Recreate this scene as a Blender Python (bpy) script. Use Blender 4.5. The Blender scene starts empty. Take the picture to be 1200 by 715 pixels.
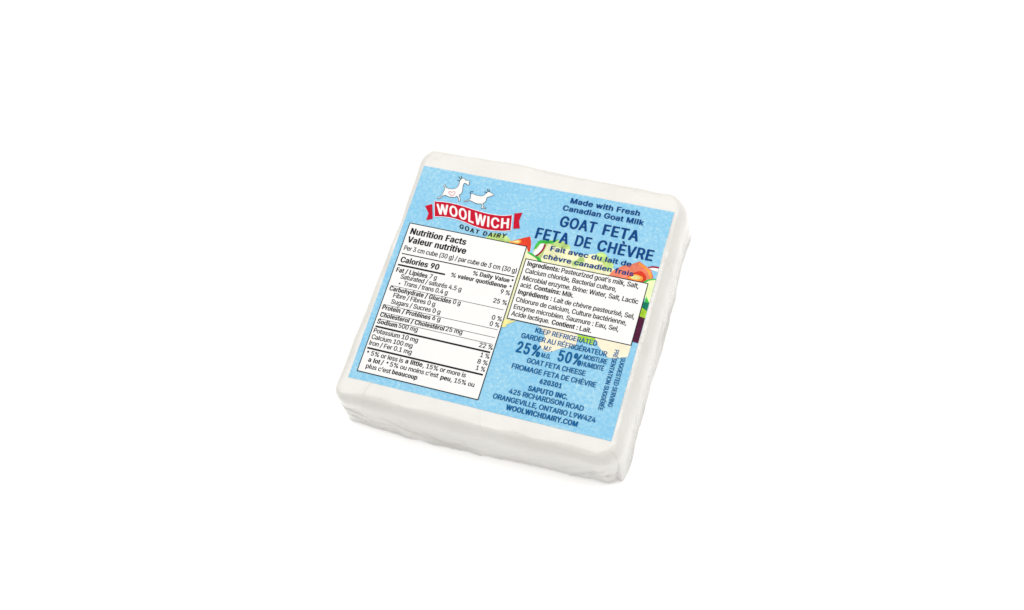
import bpy, math, random
from mathutils import Vector, Matrix, noise
from mathutils.geometry import tessellate_polygon

S = bpy.context.scene
C = S.collection
MM = 0.001
BLOCK_H = 25.0            # height of the block, mm
ORIGIN = (40.0, 35.8)     # middle of the paper label, mm from its lower left corner

def world_pt(u, v, w=0.0):
    """label millimetres (u right, v away, w above the label face) -> metres"""
    return Vector(((u - ORIGIN[0]) * MM, (v - ORIGIN[1]) * MM, (BLOCK_H + w) * MM))

# ------------------------------------------------------------------ camera
cam_data = bpy.data.cameras.new('camera')
cam = bpy.data.objects.new('camera', cam_data)
C.objects.link(cam)
S.camera = cam
cam_data.sensor_fit = 'HORIZONTAL'
cam_data.sensor_width = 36.0
cam_data.lens = 39.9311
cam_data.clip_start = 0.01
cam_data.clip_end = 50.0
cam.matrix_world = Matrix.Translation(world_pt(*(130.763, -72.8279, 302.1581))) @ Matrix([[0.941125, -0.2038125, 0.2697113], [0.2866714, 0.904, -0.3171805], [-0.1791736, 0.375825, 0.9092043]]).to_4x4()

# ------------------------------------------------------------------ light
world = bpy.data.worlds.new('World')
S.world = world
world.use_nodes = True
bg = world.node_tree.nodes['Background']
bg.inputs['Color'].default_value = (1.0, 0.99, 0.97, 1)
bg.inputs['Strength'].default_value = 1.05

def area_lamp(name, loc, aim, sx, sy, watts, col=(1, 1, 1)):
    d = bpy.data.lights.new(name, 'AREA')
    d.shape = 'RECTANGLE'; d.size = sx; d.size_y = sy; d.energy = watts; d.color = col
    o = bpy.data.objects.new(name, d); C.objects.link(o)
    o.location = loc
    o.rotation_euler = (Vector(aim) - Vector(loc)).to_track_quat('-Z', 'Y').to_euler()
    return o

area_lamp('overhead_softbox', (-0.03, 0.22, 0.98), (0, 0, 0), 1.3, 1.1, 10.8, (1.0, 0.985, 0.96))
area_lamp('right_strip_light', (0.62, 0.33, 0.66), (0, 0, 0.0), 0.10, 0.55, 1.1)

S.view_settings.view_transform = 'Standard'
S.view_settings.look = 'None'
S.view_settings.exposure = 0.0
S.view_settings.gamma = 1.0
S.view_settings.use_curve_mapping = False
S.cycles.max_bounces = 8
S.cycles.diffuse_bounces = 5

# ------------------------------------------------------------------ materials
def mat(name, col, rough=0.5, spec=0.5, coat=0.0, coat_rough=0.1):
    m = bpy.data.materials.new(name); m.use_nodes = True
    b = m.node_tree.nodes['Principled BSDF']
    b.inputs['Base Color'].default_value = (*col, 1)
    b.inputs['Roughness'].default_value = rough
    b.inputs['Specular IOR Level'].default_value = spec
    b.inputs['Coat Weight'].default_value = coat
    b.inputs['Coat Roughness'].default_value = coat_rough
    return m, b

def coords(nt, scale=(1, 1, 1)):
    tc = nt.nodes.new('ShaderNodeTexCoord')
    mp = nt.nodes.new('ShaderNodeMapping')
    mp.inputs['Scale'].default_value = scale
    nt.links.new(tc.outputs['Object'], mp.inputs['Vector'])
    return mp.outputs['Vector']

def noise_tex(nt, vec, scale, detail=3.0, rough=0.5, dist=0.0):
    n = nt.nodes.new('ShaderNodeTexNoise')
    n.inputs['Scale'].default_value = scale
    n.inputs['Detail'].default_value = detail
    n.inputs['Roughness'].default_value = rough
    n.inputs['Distortion'].default_value = dist
    nt.links.new(vec, n.inputs['Vector'])
    return n.outputs['Fac']

def ramp(nt, fac, stops):
    r = nt.nodes.new('ShaderNodeValToRGB')
    e = r.color_ramp.elements
    while len(e) < len(stops): e.new(0.5)
    for el, (p, c) in zip(e, stops):
        el.position = p; el.color = (*c, 1)
    nt.links.new(fac, r.inputs['Fac'])
    return r.outputs['Color']

def ink(name, col, vary=0.12, scale=900.0, rough=0.6):
    """printing ink: the colour with a fine half-tone unevenness"""
    m, b = mat(name, col, rough, 0.05)
    nt = m.node_tree
    f = noise_tex(nt, coords(nt), scale, 4, 0.6)
    lo = tuple(max(0, c * (1 - vary)) for c in col)
    hi = tuple(min(0.9, c * (1 + vary)) for c in col)
    nt.links.new(ramp(nt, f, [(0.3, lo), (0.7, hi)]), b.inputs['Base Color'])
    return m

INK = {
    'black': ink('black_ink', (0.00728, 0.00728, 0.00819)),
    'grey': ink('thin_black_ink', (0.01092, 0.01092, 0.01183)),
    'white': ink('white_paper', (0.5369, 0.5369, 0.5351), 0.012),
    'navy': ink('navy_ink', (0.00091, 0.03276, 0.1365)),
    'blue_text': ink('blue_ink', (0.00091, 0.0637, 0.182)),
    'banner_red': ink('banner_red_ink', (0.3367, 0.004095, 0.0182), 0.06),
    'pale': ink('pale_blue_ink', (0.455, 0.5642, 0.637)),
    'outline': ink('grey_outline_ink', (0.0273, 0.03185, 0.03822)),
    'pink': ink('pink_line_ink', (0.3822, 0.1183, 0.1456)),
    'lime': ink('lime_ink', (0.3003, 0.4186, 0.1365), 0.35, 320),
    'green': ink('green_ink', (0.03185, 0.2912, 0.04095), 0.4, 220),
    'teal': ink('dark_green_ink', (0.00364, 0.1047, 0.0637), 0.35, 220),
    'palegreen': ink('pale_green_ink', (0.5096, 0.6006, 0.3094), 0.12, 160),
    'chartreuse': ink('yellow_green_ink', (0.2366, 0.3913, 0.02548), 0.3, 300),
    'cream': ink('cream_ink', (0.5369, 0.496, 0.3822), 0.10, 260),
    'palecream': ink('pale_cream_ink', (0.5096, 0.5141, 0.3276), 0.14, 220),
    'yellow': ink('yellow_ink', (0.5005, 0.455, 0.182), 0.2, 300),
    'orange': ink('orange_ink', (0.6006, 0.2002, 0.03185), 0.3, 260),
    'red': ink('tomato_red_ink', (0.4368, 0.03276, 0.01456), 0.3, 300),
    'salmon': ink('salmon_ink', (0.5005, 0.1365, 0.0819), 0.25, 300),
    'crimson': ink('crimson_ink', (0.1911, 0.00728, 0.0273), 0.2, 260),
    'purple': ink('purple_ink', (0.05005, 0.00728, 0.02548), 0.2, 400),
}

def sky_blue_print():
    m, b = mat('sky_blue_print', (0.19, 0.45, 0.66), 0.6, 0.12)
    nt = m.node_tree
    v = coords(nt)
    f1 = noise_tex(nt, v, 1000, 5, 0.75, 0.3)
    f2 = noise_tex(nt, v, 110, 3, 0.5, 0.3)
    add = nt.nodes.new('ShaderNodeMath'); add.operation = 'MULTIPLY_ADD'
    nt.links.new(f2, add.inputs[0]); add.inputs[1].default_value = 0.22
    nt.links.new(f1, add.inputs[2])
    c = ramp(nt, add.outputs[0], [(0.42, (0.1229, 0.3185, 0.4823)), (0.60, (0.1593, 0.3503, 0.4869)), (0.74, (0.2366, 0.4095, 0.5005)), (0.90, (0.3822, 0.4823, 0.5187))])
    nt.links.new(c, b.inputs['Base Color'])
    return m
SKY_BLUE = sky_blue_print()

def wrapped_cheese():
    m, b = mat('film_wrapped_cheese', (0.5, 0.49, 0.47), 0.42, 0.3, 0.6, 0.09)
    nt = m.node_tree
    f = noise_tex(nt, coords(nt), 60, 4, 0.55, 0.5)
    nt.links.new(ramp(nt, f, [(0.32, (0.4259, 0.4168, 0.3977)), (0.68, (0.4596, 0.4532, 0.4368))]), b.inputs['Base Color'])
    b.inputs['Subsurface Weight'].default_value = 0.15
    b.inputs['Subsurface Radius'].default_value = (1.0, 0.9, 0.75)
    b.inputs['Subsurface Scale'].default_value = 0.002
    # fine wrinkles of the tight film: thin ridges where a stretched noise crosses its middle
    g1 = noise_tex(nt, coords(nt, (1, 1.15, 0.8)), 40, 1.5, 0.45, 0.5)
    ab = nt.nodes.new('ShaderNodeMath'); ab.operation = 'SUBTRACT'
    nt.links.new(g1, ab.inputs[0]); ab.inputs[1].default_value = 0.5
    ab2 = nt.nodes.new('ShaderNodeMath'); ab2.operation = 'ABSOLUTE'; nt.links.new(ab.outputs[0], ab2.inputs[0])
    rg = ramp(nt, ab2.outputs[0], [(0.0, (0.55, 0.55, 0.55)), (0.03, (0.2, 0.2, 0.2)), (0.10, (0, 0, 0))])
    g2 = noise_tex(nt, coords(nt, (1, 1, 1)), 260, 4, 0.6, 0.8)
    add = nt.nodes.new('ShaderNodeMath'); add.operation = 'MULTIPLY_ADD'
    nt.links.new(g2, add.inputs[0]); add.inputs[1].default_value = 0.75
    nt.links.new(rg, add.inputs[2])
    bp = nt.nodes.new('ShaderNodeBump')
    bp.inputs['Strength'].default_value = 0.4
    bp.inputs['Distance'].default_value = 0.0006
    nt.links.new(add.outputs[0], bp.inputs['Height'])
    nt.links.new(bp.outputs['Normal'], b.inputs['Normal'])
    nt.links.new(bp.outputs['Normal'], b.inputs['Coat Normal'])
    return m
CHEESE = wrapped_cheese()

def clear_film():
    m, b = mat('clear_film', (0.8, 0.79, 0.77), 0.15, 0.5)
    b.inputs['Alpha'].default_value = 0.45
    return m
FILM = clear_film()

def studio_white():
    m, b = mat('white_studio_sheet', (0.90, 0.90, 0.90), 0.9, 0.1)
    nt = m.node_tree
    f = noise_tex(nt, coords(nt), 3, 2)
    nt.links.new(ramp(nt, f, [(0.3, (0.92, 0.92, 0.92)), (0.7, (0.935, 0.935, 0.935))]), b.inputs['Base Color'])
    return m
SHEET = studio_white()

# ------------------------------------------------------------------ mesh helpers
class Piece:
    """collects printed shapes (label millimetres) into ONE mesh object"""
    def __init__(self): self.v, self.f, self.mi, self.mats = [], [], [], []
    def slot(self, m):
        if m not in self.mats: self.mats.append(m)
        return self.mats.index(m)
    def tri(self, verts, faces, m):
        b = len(self.v); self.v += verts; s = self.slot(m)
        for f in faces: self.f.append(tuple(b + i for i in f)); self.mi.append(s)
    def poly(self, pts, m, w):
        tris = tessellate_polygon([[Vector((x, y, 0)) for x, y in pts]])
        out = []
        for t in tris:
            a, b, c = (pts[i] for i in t)
            cr = (b[0] - a[0]) * (c[1] - a[1]) - (b[1] - a[1]) * (c[0] - a[0])
            out.append(tuple(t) if cr > 0 else tuple(reversed(t)))
        self.tri([(x, y, w) for x, y in pts], out, m)
    def stroke(self, pts, width, m, w, closed=False):
        n = len(pts); L, R = [], []
        for i, (x, y) in enumerate(pts):
            a = pts[i - 1] if (i or closed) else pts[i]
            c = pts[(i + 1) % n] if (i < n - 1 or closed) else pts[i]
            d = Vector((c[0] - a[0], c[1] - a[1]))
            d = d.normalized() if d.length > 1e-9 else Vector((1, 0))
            hw = width / 2
            L.append((x - d.y * hw, y + d.x * hw, w)); R.append((x + d.y * hw, y - d.x * hw, w))
        k = n if closed else n - 1
        self.tri(L + R, [(n + i, n + (i + 1) % n, (i + 1) % n, i) for i in range(k)], m)
    def rect(self, x0, y0, x1, y1, m, w):
        self.tri([(x0, y0, w), (x1, y0, w), (x1, y1, w), (x0, y1, w)], [(0, 1, 2, 3)], m)
    def frame(self, box, t, m, w):
        xs = [p[0] for p in box]; ys = [p[1] for p in box]
        x0, x1, y0, y1 = (xs[0] + xs[3]) / 2, (xs[1] + xs[2]) / 2, (ys[2] + ys[3]) / 2, (ys[0] + ys[1]) / 2
        for r in ((x0 - t/2, y0 - t/2, x1 + t/2, y0 + t/2), (x0 - t/2, y1 - t/2, x1 + t/2, y1 + t/2),
                  (x0 - t/2, y0 + t/2, x0 + t/2, y1 - t/2), (x1 - t/2, y0 + t/2, x1 + t/2, y1 - t/2)):
            self.rect(*r, m, w)
        return x0, y0, x1, y1
    def build(self, name, parent):
        me = bpy.data.meshes.new(name)
        me.from_pydata([world_pt(*p) - Vector((0, 0, 0)) for p in self.v], [], self.f)
        for m in self.mats: me.materials.append(m)
        me.polygons.foreach_set('material_index', self.mi)
        me.update()
        o = bpy.data.objects.new(name, me); C.objects.link(o)
        o.parent = parent
        return o

# shapes of the letters in three weights: advance, then outer contours with their holes, in thousandths of the type size
GLYPHS = {
 'N': {
  ' ': (188, []),
  '%': (676, [[[581,215,564,225,536,233,481,235,434,223,419,213,397,192,385,172,377,149,375,82,377,79,380,57,392,29,424,-2,444,-12,474,-20,529,-20,531,-17,551,-15,574,-5,607,27,617,44,625,69,625,147,615,177,607,189],[501,45,487,57,480,74,480,84,477,87,477,129,490,162,499,168,506,168,517,154,522,139,525,89,515,57]],[[116,-7,126,-10,201,-10,211,-7,217,-1,565,504,565,509,559,515,549,518,471,518,461,515,455,509,110,7,110,-1]],[[256,293,285,324,295,344,300,364,300,437,285,477,251,510,211,525,194,525,191,528,141,525,121,520,96,508,65,474,57,459,50,432,50,369,57,339,72,314,91,295,106,285,146,273,204,273,234,280],[176,338,165,344,152,374,152,424,162,452,174,460,185,457,197,429,197,372,187,347]]]),
  '(': (273, [[[253,547,243,549,168,549,158,547,147,535,122,485,94,408,77,338,77,325,69,293,67,248,64,245,64,170,67,168,67,143,69,140,69,125,72,123,77,85,87,55,87,48,114,-27,149,-95,158,-103,168,-106,243,-106,253,-103,259,-97,259,-87,234,-37,199,58,184,118,184,130,179,148,179,170,177,173,177,243,179,245,179,268,182,270,182,288,184,290,189,330,194,343,199,373,224,453,244,503,259,530,259,540]]]),
  ')': (273, [[[18,547,12,540,12,535,25,513,25,508,47,458,80,350,87,300,90,298,90,285,92,283,92,265,95,263,97,183,95,180,95,155,92,153,92,135,87,120,87,108,77,68,70,50,70,43,42,-30,12,-92,12,-97,18,-103,28,-106,106,-106,116,-103,125,-95,152,-42,152,-37,172,5,192,68,200,100,202,128,205,130,207,180,210,183,210,233,207,235,205,288,202,290,202,305,200,308,192,358,182,398,177,408,177,415,155,478,125,538,116,547,106,549,28,549]]]),
  ',': (188, [[[19,-127,29,-129,94,-129,104,-127,110,-121,125,-61,135,-33,138,-16,143,-6,145,12,155,39,158,57,163,67,163,72,156,78,146,81,59,81,49,78,43,72,33,4,30,2,28,-28,25,-31,25,-43,23,-46,23,-61,15,-93,15,-108,13,-111,13,-121]]]),
  '.': (188, [[[25,54,25,29,35,9,53,-7,76,-14,116,-14,138,-7,160,14,167,34,165,59,157,72,136,91,118,96,71,96,61,93,51,88,32,69]]]),
  '/': (249, [[[253,541,243,544,171,544,161,541,152,532,129,442,124,432,119,405,107,367,102,340,89,302,84,275,72,237,67,210,62,200,57,172,44,135,39,107,27,70,22,42,9,5,4,-23,-8,-60,-11,-78,-4,-84,6,-86,81,-86,91,-84,97,-78,119,12,124,22,127,40,132,50,137,77,149,115,154,142,167,180,172,207,184,245,189,272,202,310,207,337,219,375,224,402,229,412,234,440,247,477,252,505,257,515,259,535]]]),
  '0': (453, [[[257,-17,259,-14,272,-14,302,-7,337,11,375,47,395,77,415,127,423,157,425,187,428,189,428,212,430,214,428,319,425,322,423,352,405,409,380,454,352,486,319,508,292,518,272,523,257,523,254,526,199,526,197,523,182,523,162,518,122,501,85,469,63,439,43,397,28,337,25,297,23,294,23,214,25,212,25,189,28,187,28,169,30,167,35,134,50,92,78,47,107,18,139,-2,182,-14,194,-14,197,-17],[217,448,244,446,262,436,280,417,300,379,308,357,313,322,315,319,315,302,318,299,318,209,315,207,315,189,313,187,310,162,300,129,280,92,262,73,237,61,217,61,199,68,168,99,153,129,145,152,140,187,138,189,138,207,135,209,135,299,138,302,138,319,140,322,143,347,153,379,175,419,192,436]]]),
  '1': (453, [[[410,-8,416,-1,416,56,410,62,400,65,301,66,301,509,295,515,285,518,185,518,175,515,73,440,61,429,61,359,68,353,78,350,110,353,183,408,186,406,186,66,68,65,58,62,51,56,51,-1,58,-8,68,-10,400,-10]]]),
  '2': (453, [[[45,-8,55,-10,398,-10,408,-8,414,-1,414,59,408,65,398,68,189,69,306,191,356,249,384,289,401,329,404,351,406,354,406,391,399,424,386,449,371,469,358,483,330,503,295,518,275,523,263,523,260,525,190,525,188,523,175,523,140,513,108,495,71,461,61,446,46,414,44,394,41,391,41,361,48,355,58,353,135,353,145,355,151,361,156,396,171,424,195,442,220,450,240,448,258,440,281,419,294,391,296,369,294,366,294,351,289,334,279,314,261,289,196,216,39,51,39,-1]]]),
  '3': (453, [[[50,516,44,509,44,452,50,446,60,443,256,442,131,302,131,247,137,241,147,238,207,238,210,236,240,233,272,216,286,202,299,179,304,159,304,129,291,97,277,81,262,71,242,63,202,61,170,73,149,92,141,104,136,127,127,138,117,141,35,141,25,138,19,132,19,119,21,117,21,104,36,67,49,49,72,26,90,13,120,-2,167,-14,182,-14,185,-17,252,-17,255,-14,270,-14,315,-2,345,13,384,47,399,67,409,87,416,112,416,129,419,132,419,159,416,162,414,187,394,229,352,271,312,291,282,298,265,298,259,302,399,459,399,509,392,516,382,518,60,518]]]),
  '4': (453, [[[328,515,318,518,236,518,226,515,220,509,15,161,15,104,21,98,31,95,256,95,257,-1,263,-8,273,-10,351,-10,361,-8,367,-1,367,94,421,95,431,98,437,104,437,164,431,170,421,173,367,174,367,319,361,325,351,328,273,328,263,325,257,319,256,173,140,174,332,499,335,509]]]),
  '5': (453, [[[386,516,376,518,86,518,76,516,70,509,42,252,48,246,66,241,106,238,108,236,138,236,148,238,163,251,191,263,231,266,258,253,277,237,295,207,302,179,302,144,295,117,287,102,263,76,231,61,211,61,178,76,160,94,152,109,147,132,141,138,131,141,51,141,41,138,35,132,35,117,37,114,37,102,52,64,65,47,88,23,118,3,143,-7,173,-14,186,-14,188,-17,253,-17,256,-14,268,-14,298,-7,346,18,382,54,400,82,412,117,412,129,415,132,415,197,402,239,382,274,346,311,331,321,296,336,263,343,198,343,162,334,165,362,167,364,167,384,170,387,170,407,172,409,172,429,176,443,376,443,386,446,392,452,392,509]]]),
  '6': (453, [[[340,516,330,518,242,518,232,516,224,507,91,312,51,234,39,184,39,137,49,94,59,72,74,49,105,18,145,-4,195,-17,257,-17,260,-14,272,-14,302,-7,330,6,357,26,384,54,401,84,414,132,414,184,404,224,386,257,357,288,320,311,272,323,221,324,344,499,346,509],[222,58,205,63,185,76,166,97,156,117,151,137,151,179,164,214,187,241,205,251,230,256,257,246,284,222,299,189,304,154,301,152,301,134,296,117,281,89,257,68,240,61]]]),
  '7': (453, [[[78,-8,88,-10,173,-10,183,-8,192,1,415,444,415,509,408,515,398,518,53,518,43,515,37,509,37,451,43,445,53,442,295,441,280,416,72,4,72,-1]]]),
  '8': (453, [[[258,526,196,526,193,523,178,523,148,516,116,501,101,491,64,452,52,427,47,409,47,394,44,392,47,352,59,317,69,302,96,276,112,267,86,253,52,219,34,187,27,154,27,114,29,112,32,92,52,54,86,21,121,1,151,-9,171,-12,173,-14,188,-14,191,-17,261,-17,263,-14,278,-14,326,-2,356,13,373,26,404,59,417,82,424,107,424,127,427,129,424,164,417,189,407,209,376,246,363,256,339,267,353,273,384,304,399,332,407,362,407,399,399,429,382,459,348,493,311,513],[299,94,281,76,268,68,246,61,206,61,176,73,154,92,142,119,142,132,139,134,142,157,154,187,176,208,208,223,218,223,221,226,246,223,273,211,299,184,309,162,312,129,307,109],[213,301,191,311,174,324,162,347,157,379,164,409,172,422,193,441,211,448,223,448,226,451,228,448,248,446,263,438,277,427,287,412,292,397,294,364,287,339,268,316,238,301]]]),
  '9': (453, [[[112,-8,122,-10,210,-10,220,-8,236,11,361,196,401,274,414,324,414,374,404,416,389,446,371,469,345,493,310,513,260,525,192,525,142,513,122,503,97,485,69,454,51,424,39,376,39,326,41,324,41,311,46,291,69,249,102,215,135,197,185,185,231,184,109,9,106,-1],[220,450,242,448,257,440,284,416,299,384,301,356,304,354,301,329,289,294,265,267,240,255,215,255,185,270,166,291,151,331,151,371,166,411,187,435,210,448]]]),
  ':': (188, [[[25,54,25,29,35,9,53,-7,76,-14,116,-14,138,-7,160,14,167,34,165,59,157,72,136,91,118,96,71,96,61,93,51,88,32,69]],[[25,329,25,304,35,284,53,268,76,261,113,261,138,268,160,289,167,309,165,334,160,344,141,363,131,368,108,371,106,373,71,371,51,363,30,342]]]),
  'A': (480, [[[-9,-1,-2,-8,8,-10,95,-10,105,-8,111,-1,119,26,124,34,139,84,144,91,158,132,320,132,329,116,364,11,369,-1,375,-8,385,-10,470,-10,480,-8,486,-1,486,9,481,24,451,99,446,119,441,126,409,221,379,296,374,316,351,371,319,466,314,474,304,506,295,515,285,518,193,518,183,515,174,506,134,391,129,384,124,364,119,356,114,336,109,329,104,309,99,301,94,281,89,274,84,254,79,246,74,226,69,219,64,199,59,191,54,171,49,164,44,144,39,136,34,116,29,109,24,89,19,81,14,61,9,54,4,34,-1,26],[240,368,261,299,266,291,294,209,185,208,184,211,196,249,201,256,236,366]]]),
  'B': (456, [[[41,515,35,509,35,-1,41,-8,51,-10,286,-10,289,-8,319,-5,354,5,394,27,415,49,430,71,443,114,443,161,435,191,425,211,389,250,355,266,376,277,395,294,410,314,420,336,420,346,423,349,423,399,415,426,403,451,374,483,356,495,321,510,289,515,286,518,51,518],[150,219,261,220,284,212,296,205,320,179,330,151,330,124,325,109,313,89,286,72,266,70,264,68,151,68],[150,296,151,442,241,442,244,440,261,440,279,432,295,419,308,396,310,386,310,356,300,331,284,312,261,300,241,295]]]),
  'C': (510, [[[414,486,367,511,319,523,302,523,299,526,237,526,234,523,204,521,162,508,124,488,102,471,78,447,53,412,35,377,25,347,20,312,18,309,15,222,18,219,20,184,30,144,55,92,75,64,104,36,132,16,162,1,217,-14,232,-14,234,-17,302,-17,304,-14,319,-14,367,-2,407,18,424,31,458,64,470,82,488,117,498,152,498,162,492,168,482,171,399,171,389,168,383,162,378,142,365,117,332,83,307,71,279,63,257,63,254,66,234,68,197,88,165,119,143,162,130,212,130,237,128,239,130,297,143,347,160,382,175,402,212,431,234,441,254,443,257,446,277,446,279,443,302,441,332,426,360,399,373,379,383,347,389,341,399,338,482,338,492,341,498,347,498,357,488,392,473,422,455,447]]]),
  'D': (502, [[[41,-8,51,-10,256,-10,259,-8,279,-8,281,-5,304,-3,339,7,371,22,409,50,438,81,465,129,480,176,483,206,485,209,485,241,488,244,485,304,483,306,480,334,473,354,473,361,453,406,425,444,394,473,351,498,339,500,331,505,291,515,276,515,274,518,51,518,41,515,35,509,35,-1],[151,442,249,440,289,428,316,410,335,391,345,376,365,331,370,296,373,294,375,246,373,244,370,201,360,164,350,141,335,119,316,100,294,85,264,72,239,70,236,68,150,69]]]),
  'E': (419, [[[394,-8,400,-1,400,59,394,65,384,68,150,69,151,218,364,218,374,220,380,226,380,286,374,292,364,295,151,295,150,441,381,442,391,445,398,451,398,509,391,515,381,518,51,518,41,515,35,509,35,-1,41,-8,51,-10,384,-10]]]),
  'F': (410, [[[41,-8,51,-10,134,-10,144,-8,150,-1,151,210,354,210,364,212,370,219,370,279,364,285,354,288,150,289,150,441,379,442,389,445,395,451,395,509,389,515,379,518,51,518,41,515,35,509,35,-1]]]),
  'G': (520, [[[154,506,119,486,73,442,50,409,30,364,20,324,18,289,15,287,15,222,18,219,18,199,20,197,23,172,38,124,50,99,73,67,117,26,144,8,149,8,162,1,204,-12,232,-14,234,-17,302,-17,304,-14,334,-12,377,1,402,13,427,31,460,64,485,104,495,132,498,152,500,154,500,169,503,172,503,257,497,263,487,266,274,266,264,263,258,257,258,197,264,191,274,188,387,188,388,169,373,127,358,104,344,91,329,81,294,66,284,66,282,63,244,66,204,83,184,98,160,127,143,162,133,197,130,237,128,239,130,297,133,299,133,312,138,332,150,364,173,399,199,423,242,443,254,443,257,446,292,443,329,426,360,394,373,374,383,347,389,341,399,338,484,338,494,341,500,347,500,352,485,399,463,437,432,471,402,493,349,516,317,523,299,523,297,526,234,526,232,523,202,521]]]),
  'H': (517, [[[476,-8,483,-1,483,509,476,515,466,518,384,518,374,515,368,509,366,300,151,300,150,509,144,515,134,518,51,518,41,515,35,509,35,-1,41,-8,51,-10,134,-10,144,-8,150,-1,151,222,366,222,368,-1,374,-8,384,-10,466,-10]]]),
  'I': (185, [[[51,-10,134,-10,144,-8,150,-1,150,511,144,518,134,520,51,520,41,518,35,511,35,-1,41,-8]]]),
  'K': (467, [[[466,-8,473,-1,470,9,270,289,465,496,470,509,464,515,454,518,351,518,341,515,151,308,150,509,144,515,134,518,51,518,41,515,35,509,35,-1,41,-8,51,-10,134,-10,144,-8,150,-1,150,164,196,210,351,-8,361,-10,456,-10]]]),
  'L': (393, [[[41,515,35,509,35,-1,41,-8,51,-10,369,-10,379,-8,385,-1,385,59,379,65,369,68,150,69,150,509,144,515,134,518,51,518]]]),
  'M': (628, [[[41,515,35,509,35,-1,41,-8,51,-10,131,-10,141,-8,148,-1,149,280,258,4,266,-8,276,-10,351,-10,361,-8,368,-1,479,282,480,-1,486,-8,496,-10,576,-10,586,-8,593,-1,593,509,586,515,576,518,466,518,456,515,450,509,425,446,423,434,413,414,410,401,400,381,398,369,388,349,385,336,370,304,368,291,358,271,355,259,345,239,343,226,333,206,316,158,313,159,290,224,270,269,268,281,253,314,250,326,230,371,228,384,178,509,171,515,161,518,51,518]]]),
  'N': (523, [[[481,-8,488,-1,488,509,481,515,471,518,389,518,379,515,373,509,371,180,165,506,156,515,146,518,51,518,41,515,35,509,35,-1,41,-8,51,-10,134,-10,144,-8,150,-1,151,330,360,-1,366,-8,376,-10,471,-10]]]),
  'O': (533, [[[384,6,427,33,460,67,483,99,505,152,513,182,513,194,515,197,515,217,518,219,518,289,515,292,513,327,505,357,493,389,468,432,427,476,402,493,372,508,329,521,302,523,299,526,237,526,234,523,217,523,162,508,114,481,80,449,53,412,35,377,25,347,20,312,18,309,18,289,15,287,15,222,18,219,18,199,20,197,25,162,43,114,68,74,102,38,132,16,162,1,184,-7,217,-14,232,-14,234,-17,299,-17,302,-14,319,-14,322,-12,342,-9],[279,63,242,66,222,73,197,88,175,107,160,127,143,162,133,197,130,234,128,237,128,269,130,272,133,312,143,347,158,377,175,402,197,421,234,441,254,443,257,446,292,443,312,436,334,423,360,399,378,374,393,342,393,334,400,314,403,282,405,279,405,229,403,227,400,194,393,167,378,134,363,112,334,86,307,71]]]),
  'P': (445, [[[41,-8,51,-10,134,-10,144,-8,150,-1,151,175,261,175,264,178,286,178,319,185,334,190,366,208,398,236,410,254,423,279,433,316,433,379,430,381,430,394,418,429,398,459,379,478,354,495,316,510,296,515,284,515,281,518,51,518,41,515,35,509,35,-1],[151,442,239,442,241,440,256,440,276,432,298,416,315,384,318,361,320,359,320,339,310,299,291,272,266,257,246,255,244,252,150,254]]]),
  'R': (449, [[[41,515,35,509,35,-1,41,-8,51,-10,134,-10,144,-8,150,-1,150,186,226,187,325,1,334,-8,344,-10,436,-10,446,-8,453,-1,453,4,343,204,379,225,403,249,418,271,430,304,433,334,435,336,433,389,425,416,403,456,379,480,361,493,319,510,299,515,286,515,284,518,51,518],[151,442,241,442,244,440,259,440,279,432,303,414,318,381,320,336,313,309,299,288,276,272,246,265,150,266]]]),
  'S': (447, [[[324,511,289,521,257,524,254,526,199,526,197,524,179,524,177,521,164,521,144,516,117,506,87,489,61,465,38,432,31,412,26,370,28,367,31,335,48,300,74,274,114,249,162,231,232,214,284,194,297,186,311,172,321,147,321,130,316,112,306,95,292,81,264,66,247,61,232,61,229,59,192,64,157,81,141,100,133,115,131,137,124,144,114,146,29,146,19,144,13,137,13,122,23,85,33,65,46,47,67,26,107,1,134,-9,167,-16,184,-16,187,-19,262,-19,264,-16,279,-16,322,-6,364,14,374,21,408,55,426,87,433,117,433,160,431,162,428,182,411,215,382,244,359,259,314,279,254,294,244,299,227,301,192,314,164,329,148,345,141,362,141,390,156,420,187,441,217,449,249,446,282,431,303,407,311,390,311,380,319,371,329,369,409,369,419,371,426,377,426,395,418,422,406,447,372,484,354,496]]]),
  'T': (449, [[[183,-10,266,-10,276,-8,282,-1,282,441,426,442,436,445,442,451,442,509,436,515,426,518,23,518,13,515,7,509,7,451,13,445,23,442,167,441,167,-1,173,-8]]]),
  'U': (517, [[[476,517,466,519,384,519,374,517,368,511,368,163,365,161,365,148,353,116,329,87,294,67,274,64,271,62,231,64,199,79,168,111,153,146,153,156,150,158,150,511,144,517,134,519,51,519,41,517,35,511,35,151,38,148,38,133,53,88,70,61,114,19,156,-3,204,-16,221,-16,224,-18,294,-18,296,-16,314,-16,361,-3,396,14,414,27,453,68,470,101,478,123,480,151,483,153,483,511]]]),
  'V': (480, [[[-9,509,29,401,41,374,46,354,59,326,64,306,76,279,81,259,94,231,99,211,111,184,116,164,129,136,134,116,146,89,151,69,164,41,176,1,185,-8,195,-10,288,-10,298,-8,306,4,311,24,316,31,321,51,326,59,331,79,336,86,341,106,346,114,351,134,356,141,361,161,366,169,371,189,376,196,381,216,386,224,391,244,396,251,401,271,406,279,411,299,416,306,421,326,426,334,431,354,436,361,441,381,446,389,451,409,456,416,461,436,486,499,486,509,480,515,470,518,385,518,375,515,369,509,321,369,316,361,301,311,296,304,281,254,276,246,244,144,240,140,214,221,209,229,201,256,196,264,189,291,184,299,176,326,159,369,111,509,105,515,95,518,8,518,-2,515]]]),
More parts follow.
